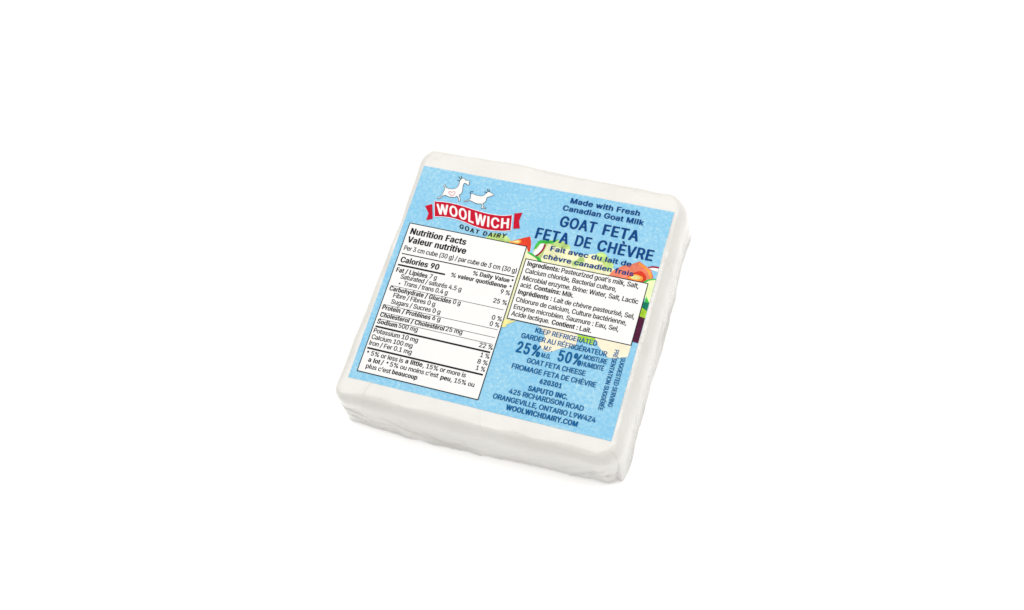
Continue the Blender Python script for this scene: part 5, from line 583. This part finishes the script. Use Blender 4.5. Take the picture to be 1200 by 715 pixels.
ART = [
    ('leaf', 'lime', 1, [(27.08, 51.62), (27.63, 52.85), (28.59, 53.79), (30.37, 53.81), (32.61, 53.7), (33.88, 53.15), (34.84, 52.25), (35.19, 51.55), (31.34, 51.6)]),
    ('tomato', 'red', 0, [(34.26, 51.9), (36.1, 53.04), (38.46, 54.27), (40.08, 55.02), (40.73, 53.74), (41.14, 52.38), (41.42, 50.08), (40.68, 50.09), (40.08, 51.58), (38.18, 51.58)]),
    ('tomato', 'orange', 1, [(34.23, 52.01), (35.69, 52.61), (37.36, 53.37), (37.9, 52.85), (37.49, 52.04), (35.94, 51.76)]),
    ('tomato', 'yellow', 1, [(35.24, 52.28), (36.41, 52.94), (37.21, 52.99), (37.3, 52.31), (36.11, 52.12)]),
    ('cucumber', 'palecream', 0, [(42.5, 49.8), (42.44, 50.93), (44.18, 54.18), (47.39, 55.16), (50.07, 55.15), (52.72, 54.28), (53.23, 52.96), (55.07, 52.56), (56.73, 52.29), (58.44, 52.8), (60.6, 53.55), (62.62, 53.84), (64.95, 52.94), (67.67, 49.6), (67.82, 48.07), (66.69, 47.43), (40.97, 47.69), (40.41, 48.2), (40.42, 49.98)]),
    ('cucumber', 'palecream', 0, [(39.96, 51.31), (42.24, 48.38), (42.17, 28.28), (41.92, 27.4), (39.85, 26.38)]),
    ('cucumber', 'lime', 1, [(42.74, 51.28), (43.49, 53.75), (45.38, 54.67), (47.82, 55.54), (50.54, 55.4), (52.69, 54.42), (52.74, 53.49), (50.63, 53.21), (47.86, 53.53), (46.19, 53.75), (45.74, 52.5), (45.52, 49.59), (44.96, 48.32), (44.17, 48.72), (44.23, 49.88), (44.99, 52.34)]),
    ('cucumber', 'green', 1, [(42.45, 50.88), (42.45, 52.52), (43.19, 54.32), (45.35, 54.78), (47.39, 55.16), (48.75, 56.02), (47.71, 54.51), (45.64, 53.78), (43.89, 53.32), (42.96, 51.91)]),
    ('cucumber', 'green', 1, [(40.42, 49.98), (42.23, 49.8), (44.3, 49.18), (45.52, 48.3), (45.82, 47.66), (44.88, 47.68), (43.61, 48.6), (41.55, 49.36)]),
    ('cucumber', 'lime', 1, [(54.68, 49.72), (55.9, 50.55), (56.63, 51.7), (57.72, 51.6), (58.25, 50.64), (57.48, 49.62), (56.69, 48.66), (55.16, 48.49)]),
    ('cucumber', 'lime', 1, [(61.13, 53.6), (62.5, 54.52), (63.9, 54.0), (65.48, 52.5), (66.96, 51.14), (66.37, 49.19), (64.85, 49.5), (63.65, 51.26), (62.08, 51.54)]),
    ('cucumber', 'yellow', 1, [(46.44, 50.47), (46.79, 50.78), (47.36, 50.47), (47.02, 50.17)]),
    ('cucumber', 'yellow', 1, [(48.51, 50.29), (48.85, 50.59), (49.41, 50.29), (49.08, 49.98)]),
    ('cucumber', 'yellow', 1, [(50.24, 52.15), (50.58, 52.45), (51.15, 52.14), (50.81, 51.84)]),
    ('cucumber', 'yellow', 1, [(52.48, 51.77), (52.82, 52.08), (53.38, 51.77), (53.04, 51.47)]),
    ('cucumber', 'yellow', 1, [(58.69, 52.26), (59.03, 52.56), (59.59, 52.26), (59.25, 51.96)]),
    ('cucumber', 'yellow', 1, [(61.56, 52.32), (61.9, 52.62), (62.46, 52.31), (62.12, 52.01)]),
    ('cucumber', 'yellow', 1, [(63.55, 50.77), (63.89, 51.07), (64.44, 50.77), (64.11, 50.47)]),
    ('radish', 'white', 1, [(43.89, 53.32), (45.19, 53.48), (45.06, 52.07), (44.23, 49.88), (43.52, 49.27), (42.6, 49.93), (43.31, 51.64)]),
    ('radish', 'crimson', 1, [(44.99, 53.43), (45.48, 53.42), (45.45, 51.86), (44.8, 50.23), (43.9, 49.18), (43.35, 49.29), (44.13, 50.2), (44.85, 51.88)]),
    ('tomato2', 'salmon', 0, [(66.47, 47.84), (67.19, 49.51), (69.28, 51.37), (71.82, 52.53), (74.01, 53.99), (76.07, 52.98), (77.98, 52.01), (79.08, 50.17), (79.07, 49.2), (77.76, 48.36), (76.79, 47.68), (71.88, 47.87)]),
    ('tomato2', 'orange', 1, [(74.37, 53.59), (76.09, 52.68), (77.73, 51.68), (78.63, 50.13), (78.51, 49.22), (77.74, 50.43), (76.65, 51.72), (75.02, 52.56), (73.99, 53.09)]),
    ('tomato2', 'red', 1, [(72.8, 49.76), (74.78, 51.03), (76.28, 50.66), (77.14, 49.61), (77.21, 48.52), (76.36, 47.86), (73.81, 47.85), (72.04, 47.96), (72.0, 48.89)]),
    ('tomato2', 'orange', 1, [(72.2, 48.6), (73.82, 49.79), (75.94, 49.48), (76.37, 48.61), (75.58, 47.93), (73.54, 47.9), (72.12, 48.03)]),
    ('tomato2', 'yellow', 1, [(72.74, 48.5), (73.9, 49.48), (75.52, 49.17), (75.42, 48.54), (73.98, 48.16)]),
    ('radish2', 'white', 0, [(77.22, 52.48), (78.37, 52.96), (80.04, 53.21), (80.05, 51.88), (78.93, 51.97), (77.97, 52.15)]),
    ('radish2', 'crimson', 0, [(76.83, 52.79), (78.25, 53.43), (79.98, 53.47), (79.98, 52.95), (78.4, 52.85), (77.12, 52.46)]),
    ('cucumber2', 'palegreen', 0, [(76.63, 47.81), (77.85, 49.02), (80.23, 49.65), (80.25, 41.12), (78.34, 43.14), (78.18, 47.71)]),
    ('cucumber2', 'green', 0, [(76.61, 47.69), (77.21, 48.54), (78.08, 49.12), (80.12, 49.68), (80.12, 49.29), (78.2, 48.65), (77.5, 47.89)]),
    ('cucumber2', 'green', 0, [(78.64, 43.81), (80.11, 42.02), (80.13, 40.94), (78.33, 40.48), (78.59, 42.22)]),
    ('cucumber2', 'teal', 0, [(78.37, 41.9), (79.93, 41.92), (80.16, 39.43), (78.16, 40.16)]),
    ('cucumber2', 'chartreuse', 0, [(78.16, 40.16), (80.16, 39.43), (80.17, 37.03), (78.2, 37.36)]),
    ('aubergine', 'purple', 0, [(78.19, 37.38), (80.16, 37.08), (80.1, 29.34), (78.16, 29.47)]),
    ('lettuce', 'cream', 1, [(50.67, 27.93), (51.7, 27.45), (53.46, 25.01), (52.53, 23.04), (54.08, 21.11), (56.37, 21.25), (59.23, 22.99), (62.22, 24.22), (62.86, 25.58), (62.31, 28.0)]),
    ('lettuce', 'cream', 0, [(67.63, 28.18), (69.08, 26.11), (70.87, 24.66), (72.76, 23.25), (74.72, 23.45), (76.76, 24.25), (78.14, 24.73), (78.25, 28.11)]),
    ('herb', 'chartreuse', 0, [(62.36, 27.98), (67.87, 28.02), (67.75, 26.33), (67.41, 25.72), (65.73, 26.26), (63.6, 26.11)]),
    ('pepper', 'yellow', 0, [(39.86, 27.59), (42.36, 27.83), (43.85, 28.17), (42.6, 27.06), (41.45, 26.47), (41.35, 25.49), (40.19, 25.22)]),
]


# ------------------------------------------------------------------ the white surface under the block
me = bpy.data.meshes.new('ground')
n = 12; half = 3.0
gv = [(-half + 2 * half * i / n, -half + 2 * half * j / n, 0) for j in range(n + 1) for i in range(n + 1)]
gf = [(j * (n + 1) + i, j * (n + 1) + i + 1, (j + 1) * (n + 1) + i + 1, (j + 1) * (n + 1) + i) for j in range(n) for i in range(n)]
me.from_pydata(gv, [], gf); me.materials.append(SHEET)
ground = bpy.data.objects.new('ground', me); C.objects.link(ground)
ground['kind'] = 'structure'

# ------------------------------------------------------------------ the block
package = bpy.data.objects.new('feta_package', None); C.objects.link(package)
package.empty_display_size = 0.02
package['label'] = 'white square block of shrink-wrapped feta cheese with a sky blue printed label'
package['category'] = 'cheese'

def rounded(x0, x1, y0, y1, radii, ns=220, nc=36):
    """closed outline, anticlockwise from the front left corner: list of (x, y, nx, ny)"""
    rfl, rfr, rbr, rbl = radii
    P = []
    def side(a, b, nrm):
        for i in range(ns):
            f = i / ns; P.append((a[0] + (b[0] - a[0]) * f, a[1] + (b[1] - a[1]) * f, *nrm))
    def corner(cx, cy, r, a0):
        for i in range(nc):
            a = a0 + math.pi / 2 * i / nc
            P.append((cx + r * math.cos(a), cy + r * math.sin(a), math.cos(a), math.sin(a)))
    side((x0 + rfl, y0), (x1 - rfr, y0), (0, -1)); corner(x1 - rfr, y0 + rfr, rfr, -math.pi / 2)
    side((x1, y0 + rfr), (x1, y1 - rbr), (1, 0)); corner(x1 - rbr, y1 - rbr, rbr, 0)
    side((x1 - rbr, y1), (x0 + rbl, y1), (0, 1)); corner(x0 + rbl, y1 - rbl, rbl, math.pi / 2)
    side((x0, y1 - rbl), (x0, y0 + rfl), (-1, 0)); corner(x0 + rfl, y0 + rfl, rfl, math.pi)
    return P

TOP = rounded(-3.75, 83.5, -7.0, 79.5, (4.3, 7.0, 8.4, 6.0))
BOT = rounded(-5.4, 83.0, -8.0, 79.0, (1.7, 5.5, 6.0, 5.0))
NP = len(TOP)
# how far each side stands out of (or into) the rectangle along its length, mm
WAVE_LEFT = [(-6, .2), (1.4, .1), (8.4, .4), (16.6, .25), (33, .35), (43, .2), (54, -.3), (72, -.25), (79, -.3)]
WAVE_BACK = [(-3, 0), (5, -.1), (20, .35), (28, .75), (37, .35), (54, -.25), (65, -.2), (73, -.5), (82, .3)]
WAVE_FRONT = [(-5, -.3), (0, -.5), (10, -.15), (15, .4), (21, .15), (30, -.05), (40, .2), (57, -.15), (70, -.15), (75, -.5), (79, -.3)]
WAVE_RIGHT = [(-6, -.1), (1, -.1), (7, -.3), (19, -.1), (32, .15), (48, 0), (58, .15), (70, -.2), (76, .6)]
def wave(tab, a):
    for (p, q), (r, s) in zip(tab, tab[1:]):
        if a <= r:
            f = max(0.0, (a - p) / (r - p)); f = f * f * (3 - 2 * f)
            return q + (s - q) * f
    return tab[-1][1]
def bend(pts, low):
    """the uneven sides of a hand-packed block"""
    out = []
    for x, y, nx, ny in pts:
        d = 0.0
        if nx < -0.5: d -= 0.95 * math.exp(-((y - 46) / 30.0) ** 2) * (1.0 if not low else 0.5)   # left side is slightly hollow
        if ny < -0.5:
            if low: d -= 1.3 * max(0.0, (x - 20) / 62.0)
            else: d += 0.3 * math.sin(x * 0.05)
        d += max(0, -nx) * wave(WAVE_LEFT, y) + max(0, ny) * wave(WAVE_BACK, x)
        d += (max(0, -ny) * wave(WAVE_FRONT, x) if low else 0) + max(0, nx) * wave(WAVE_RIGHT, y) * (1 if low else 0.6)
        if ny > 0.5: d -= 0.35 * math.sin((x + 3) / 86 * math.pi)
        d += 0.22 * noise.noise(Vector((x * 0.09, y * 0.09, 3.1 if low else 9.4))) * (1.6 if low else 1.0)
        out.append((x + nx * d, y + ny * d, nx, ny))
    return out
TOP = bend(TOP, False); BOT = bend(BOT, True)

TALL = 2.1                 # the rounded rim runs further down the side than across the top
def fillet_radius(nx, ny):
    return 2.4 + 1.3 * max(0, nx) + 0.9 * max(0, -ny) + 0.2 * max(0, ny)

RIM = [fillet_radius(p[2], p[3]) - (1.2 if p[2] * p[3] < -0.01 and p[3] < 0 or p[2] * p[3] > 0.01 and p[3] < 0 else 0) for p in TOP]
RIM = [sum(RIM[(i + k) % NP] for k in range(-22, 23)) / 45 for i in range(NP)]

# creases pulled into the film: (side, along mm, height mm) start -> end, height of the ridge, half width
CREASES = [
    ('front', 9, 15, 30, 1.5, 0.45, 0.32), ('front', 22, 11, 33, 1, 0.75, 0.32), ('front', 23, 10, 34, 0.2, -0.45, 0.5), ('front', 30, 7, 40, 0.6, 0.5, 0.30), ('front', 55, 22.2, 79, 21.6, 0.22, 0.45), ('front', 40, 3.5, 64, 2.2, 0.3, 0.4),
    ('front', 2, 5, 14, 9, -0.30, 0.7), ('front', -4, 17, 5, 10, 0.45, 0.32), ('front', -4, 12, 3, 3, 0.42, 0.32),
    ('front', 44, 1, 60, 9, 0.26, 0.45), ('front', 58, 2, 72, 15, 0.28, 0.45), ('front', 66, 0.5, 79, 15, 0.5, 0.32),
    ('front', 73, 3, 81, 11, -0.32, 0.55), ('front', 76, 9, 82, 7, 0.5, 0.34), ('front', 70, 7, 77, 12, 0.42, 0.32),
    ('front', 16, 19, 20, 6, 0.16, 0.6), ('front', 50, 19, 46, 9, 0.15, 0.7),
    ('right', -4, 3, 14, 16, 0.34, 0.5), ('right', 4, 1, 30, 13, 0.30, 0.55), ('right', 22, 3, 48, 16, 0.36, 0.6),
    ('right', 40, 6, 62, 14, -0.30, 0.9), ('right', 55, 2, 76, 13, 0.30, 0.6), ('right', 8, 19, 30, 8, 0.25, 0.5), ('right', 52, 18, 70, 6, 0.22, 0.5),
    ('left', 4, 20, 24, 12, 0.22, 0.6), ('left', 50, 18, 74, 10, 0.22, 0.6), ('back', 10, 21, 34, 14, 0.22, 0.6), ('back', 48, 20, 72, 12, 0.22, 0.6),
]
def crease(x, y, z, nx, ny):
    d = 0.0
    for side, a0, h0, a1, h1, amp, wid in CREASES:
        k = {'front': -ny, 'right': nx, 'left': -nx, 'back': ny}[side]
        if k < 0.1: continue
        k = min(1.0, (k - 0.1) / 0.7); k = k * k * (3 - 2 * k)
        a = x if side in ('front', 'back') else y
        dx, dy = a1 - a0, h1 - h0
        L2 = dx * dx + dy * dy
        t = max(0.0, min(1.0, ((a - a0) * dx + (z - h0) * dy) / L2))
        px, py = a0 + dx * t, h0 + dy * t
        r = math.hypot(a - px, z - py)
        if r > 4 * wid: continue
        fade = math.sin(math.pi * min(1, max(0.0, t * 0.86 + 0.07)))
        d += amp * k * fade * math.exp(-(r / wid) ** 2)
    # the film gathers along the foot of the block
    hem = math.exp(-((z - 1.6 - 0.9 * noise.noise(Vector((x * 0.13, y * 0.13, 8.0)))) / 0.55) ** 2)
    d += 0.55 * hem * max(0.0, 0.35 + noise.noise(Vector((x * 0.10, y * 0.10, 1.5))))
    return d

def ripple(x, y, z, nx, ny):
    low = max(0.0, 1 - z / 14.0)
    d = 0.20 * noise.noise(Vector((x * 0.16, y * 0.16, z * 0.12)))
    d += (0.05 + 0.24 * low) * (1 if ny < 0.5 else 0.6) * noise.noise(Vector((x * 0.34, y * 0.34, z * 0.40 + 4)))
    return d + crease(x, y, z, nx, ny)

verts, faces = [], []
def ring(fn):
    b = len(verts)
    for i in range(NP): verts.append(fn(i))
    return b
H = BLOCK_H
ox, oy = 40.0, 35.8
def top_sag(x, y):
    # faint waviness of the upper face, always at or under the label
    w = noise.noise(Vector((x * 0.045, y * 0.045, 0.7)))
    return -0.10 - 0.10 * w
def put(x, y, z): return tuple(world_pt(x, y, z - H))
rings = []
NTOP = 34
for r in range(1, NTOP + 1):
    f = (r / NTOP) ** 0.8
    def fn(i, f=f):
        x, y, nx, ny = TOP[i]; fr = RIM[i]
        ex, ey = x - nx * fr, y - ny * fr
        px, py = ox + (ex - ox) * f, oy + (ey - oy) * f
        out = max(0.0, max(-px, px - 80, -py, py - 71.6)) / 4.0
        sag = top_sag(px, py)
        sag += 0.35 * min(1, out) * noise.noise(Vector((px * 0.12, py * 0.12, 5.0))) - 0.12 * min(1.5, out)
        return put(px, py, H + sag)
    rings.append(ring(fn))
NF = 14
for r in range(1, NF + 1):
    a = math.pi / 2 * r / NF
    def fn(i, a=a, r=r):
        x, y, nx, ny = TOP[i]; fr = RIM[i]
        e = r / NF
        ins = fr * (1 - math.sin(a)); drop = fr * TALL * (1 - math.cos(a))
        s0 = top_sag(x, y) + 0.35 * noise.noise(Vector((x * 0.12, y * 0.12, 5.0))) - 0.18
        px, py = x - nx * ins, y - ny * ins
        d = e * ripple(x, y, H - drop, nx, ny)
        return put(px + nx * d, py + ny * d, H - drop + s0 * (1 - e * 0.5))
    rings.append(ring(fn))
NW = 56; RB = 1.5
for r in range(1, NW + 1):
    f = r / NW
    def fn(i, f=f):
        x, y, nx, ny = TOP[i]; bx, by, bnx, bny = BOT[i]; fr = RIM[i]
        zt = H - fr * TALL - 0.09; z = zt + (RB - zt) * f
        g = f ** 1.15
        px, py = x + (bx - x) * g, y + (by - y) * g
        d = ripple(px, py, z, nx, ny)
        return put(px + nx * d, py + ny * d, z)
    rings.append(ring(fn))
for r in range(1, 6):
    a = math.pi / 2 * r / 5
    def fn(i, a=a):
        x, y, nx, ny = BOT[i]
        d = ripple(x, y, RB, nx, ny)
        ins = RB * (1 - math.cos(a))
        return put(x + nx * (d - ins), y + ny * (d - ins), RB * (1 - math.sin(a)))
    rings.append(ring(fn))
c_top = len(verts); verts.append(put(ox, oy, H + top_sag(ox, oy)))
c_bot = len(verts); verts.append(put(ox, oy, 0.0))
for i in range(NP):
    j = (i + 1) % NP
    faces.append((c_top, rings[0] + i, rings[0] + j))
    for a, b in zip(rings, rings[1:]): faces.append((a + i, b + i, b + j, a + j))
    faces.append((c_bot, rings[-1] + j, rings[-1] + i))
me = bpy.data.meshes.new('cheese_block')
me.from_pydata(verts, [], faces); me.materials.append(CHEESE)
me.polygons.foreach_set('use_smooth', [True] * len(me.polygons)); me.update()
block = bpy.data.objects.new('cheese_block', me); C.objects.link(block); block.parent = package

# a loose lap of film standing off the right side
lap_v, lap_f = [], []
for i in range(15):
    for j in range(7):
        y = 47 + 12 * i / 14; s = math.sin(math.pi * i / 14)
        z = 9.0 + (9.0 + 0.6 * math.sin(i)) * j / 6
        lap_v.append(put(83.0 + s * (0.25 + 1.1 * math.sin(math.pi * j / 6)), y, z))
for i in range(14):
    for j in range(6):
        a = i * 7 + j; lap_f.append((a, a + 7, a + 8, a + 1))
me = bpy.data.meshes.new('film_lap'); me.from_pydata(lap_v, [], lap_f); me.materials.append(FILM)
me.polygons.foreach_set('use_smooth', [True] * len(me.polygons)); me.update()
lap = bpy.data.objects.new('film_lap', me); C.objects.link(lap); lap.parent = package

# ------------------------------------------------------------------ the paper label
lw, lh = 80.0, 71.57
e = 0.12
lv, lf = [], []
rnd = random.Random(4)
edge = []
for a, b in (((0, 0), (lw, 0)), ((lw, 0), (lw, lh)), ((lw, lh), (0, lh)), ((0, lh), (0, 0))):
    for i in range(40):
        f = i / 40; edge.append((a[0] + (b[0] - a[0]) * f + rnd.uniform(-.03, .03), a[1] + (b[1] - a[1]) * f + rnd.uniform(-.03, .03)))
k = len(edge)
lv = [(x, y, 0.0) for x, y in edge] + [(x, y, -0.16) for x, y in edge]
lf = [tuple(range(k))] + [(k + i, k + (i + 1) % k, (i + 1) % k, i) for i in range(k)]
pc = Piece(); pc.tri(lv, lf, SKY_BLUE)
label = pc.build('paper_label', package)

T0, STEP = 0.012, 0.003      # height of the first print layer above the paper, and of each next one

# vegetable picture under the lettering
by_group = {}
for z, (g, col, sm, pts) in enumerate(ART):
    by_group.setdefault(g, []).append((z, col, sm, pts))
ART_TOP = T0 + STEP * (len(ART) + 1)
for g, items in by_group.items():
    pc = Piece()
    for z, col, sm, pts in items:
        pts = [(min(max(x, 0.02), lw - 0.02), min(max(y, 0.02), lh - 0.02)) for x, y in pts]
        pc.poly(smooth(pts, 5) if sm else pts, INK[col], T0 + STEP * z)
    pc.build(g.rstrip('2') + '_picture', label)

W1, W2, W3 = ART_TOP + 0.006, ART_TOP + 0.012, ART_TOP + 0.018

# the two printed tables
pc = Piece()
def panel(pc, box):
    x0, y0, x1, y1 = pc.frame(box, 0.27, INK['black'], W2)
    pc.rect(x0, y0, x1, y1, INK['white'], W1)
panel(pc, NUTRITION_BOX)
for wd, u0, u1, v in RULES:
    pc.rect(u0, v - wd / 2, u1, v + wd / 2, INK['black'] if wd > .2 else INK['grey'], W2)
for x, y in DOTS:
    pc.poly([(x + .33 * math.cos(a * math.pi / 6), y + .33 * math.sin(a * math.pi / 6)) for a in range(12)], INK['black'], W3)
for row in TEXT:
    if row[0] == 'nutrition': put_text(pc, row, INK['black'] if row[1] == 'B' else INK['grey'], W3)
pc.build('nutrition_table', label)
pc = Piece(); panel(pc, INGREDIENTS_BOX)
for row in TEXT:
    if row[0] == 'ingredients': put_text(pc, row, INK['black'] if row[1] == 'B' else INK['grey'], W3)
pc.build('ingredients_panel', label)

# blue lettering
for key, name, m in (('title', 'product_title', 'navy'), ('storage', 'storage_text', 'blue_text'),
                     ('address', 'address_text', 'blue_text'), ('serving', 'serving_note', 'blue_text')):
    pc = Piece()
    for row in TEXT:
        if row[0] == key: put_text(pc, row, INK[m], W1)
    pc.build(name, label)

# red ribbon with its lettering
pc = Piece()
top = [along(RIBBON_TOP, i / 40) for i in range(41)]
bot = [along(RIBBON_BOTTOM, i / 40) for i in range(41)]
pc.tri([(x, y, W1) for x, y in bot + top], [(i, i + 1, 42 + i, 41 + i) for i in range(40)], INK['banner_red'])
pc.stroke(bot + top[::-1], 0.22, INK['pale'], W1 + 0.003, True)
for tail in (TAIL_LEFT, TAIL_RIGHT):
    pc.poly(tail, INK['banner_red'], W1)
put_warped(pc, 'WOOLWICH', 'M', 0.07, WORD_TOP, WORD_BOTTOM, INK['white'], W2)
pc.build('ribbon_banner', label)
pc = Piece(); put_warped(pc, 'GOAT DAIRY', 'M', 0.14, DAIRY_TOP, DAIRY_BOTTOM, INK['black'], W1)
pc.build('dairy_lettering', label)

# two leaping goats
for body, lines, heart in ((GOAT_BIG, HORNS_BIG, HEART), (GOAT_SMALL, HORNS_SMALL, None)):
    pc = Piece()
    sm = smooth(body, 4)
    pc.poly(sm, INK['white'], W1)
    pc.stroke(sm, 0.14, INK['outline'], W2, True)
    for l in lines: pc.stroke(l, 0.22, INK['outline'], W2)
    if heart: pc.stroke(smooth(heart, 4), 0.20, INK['pink'], W2, True)
    pc.build('goat_picture', label)
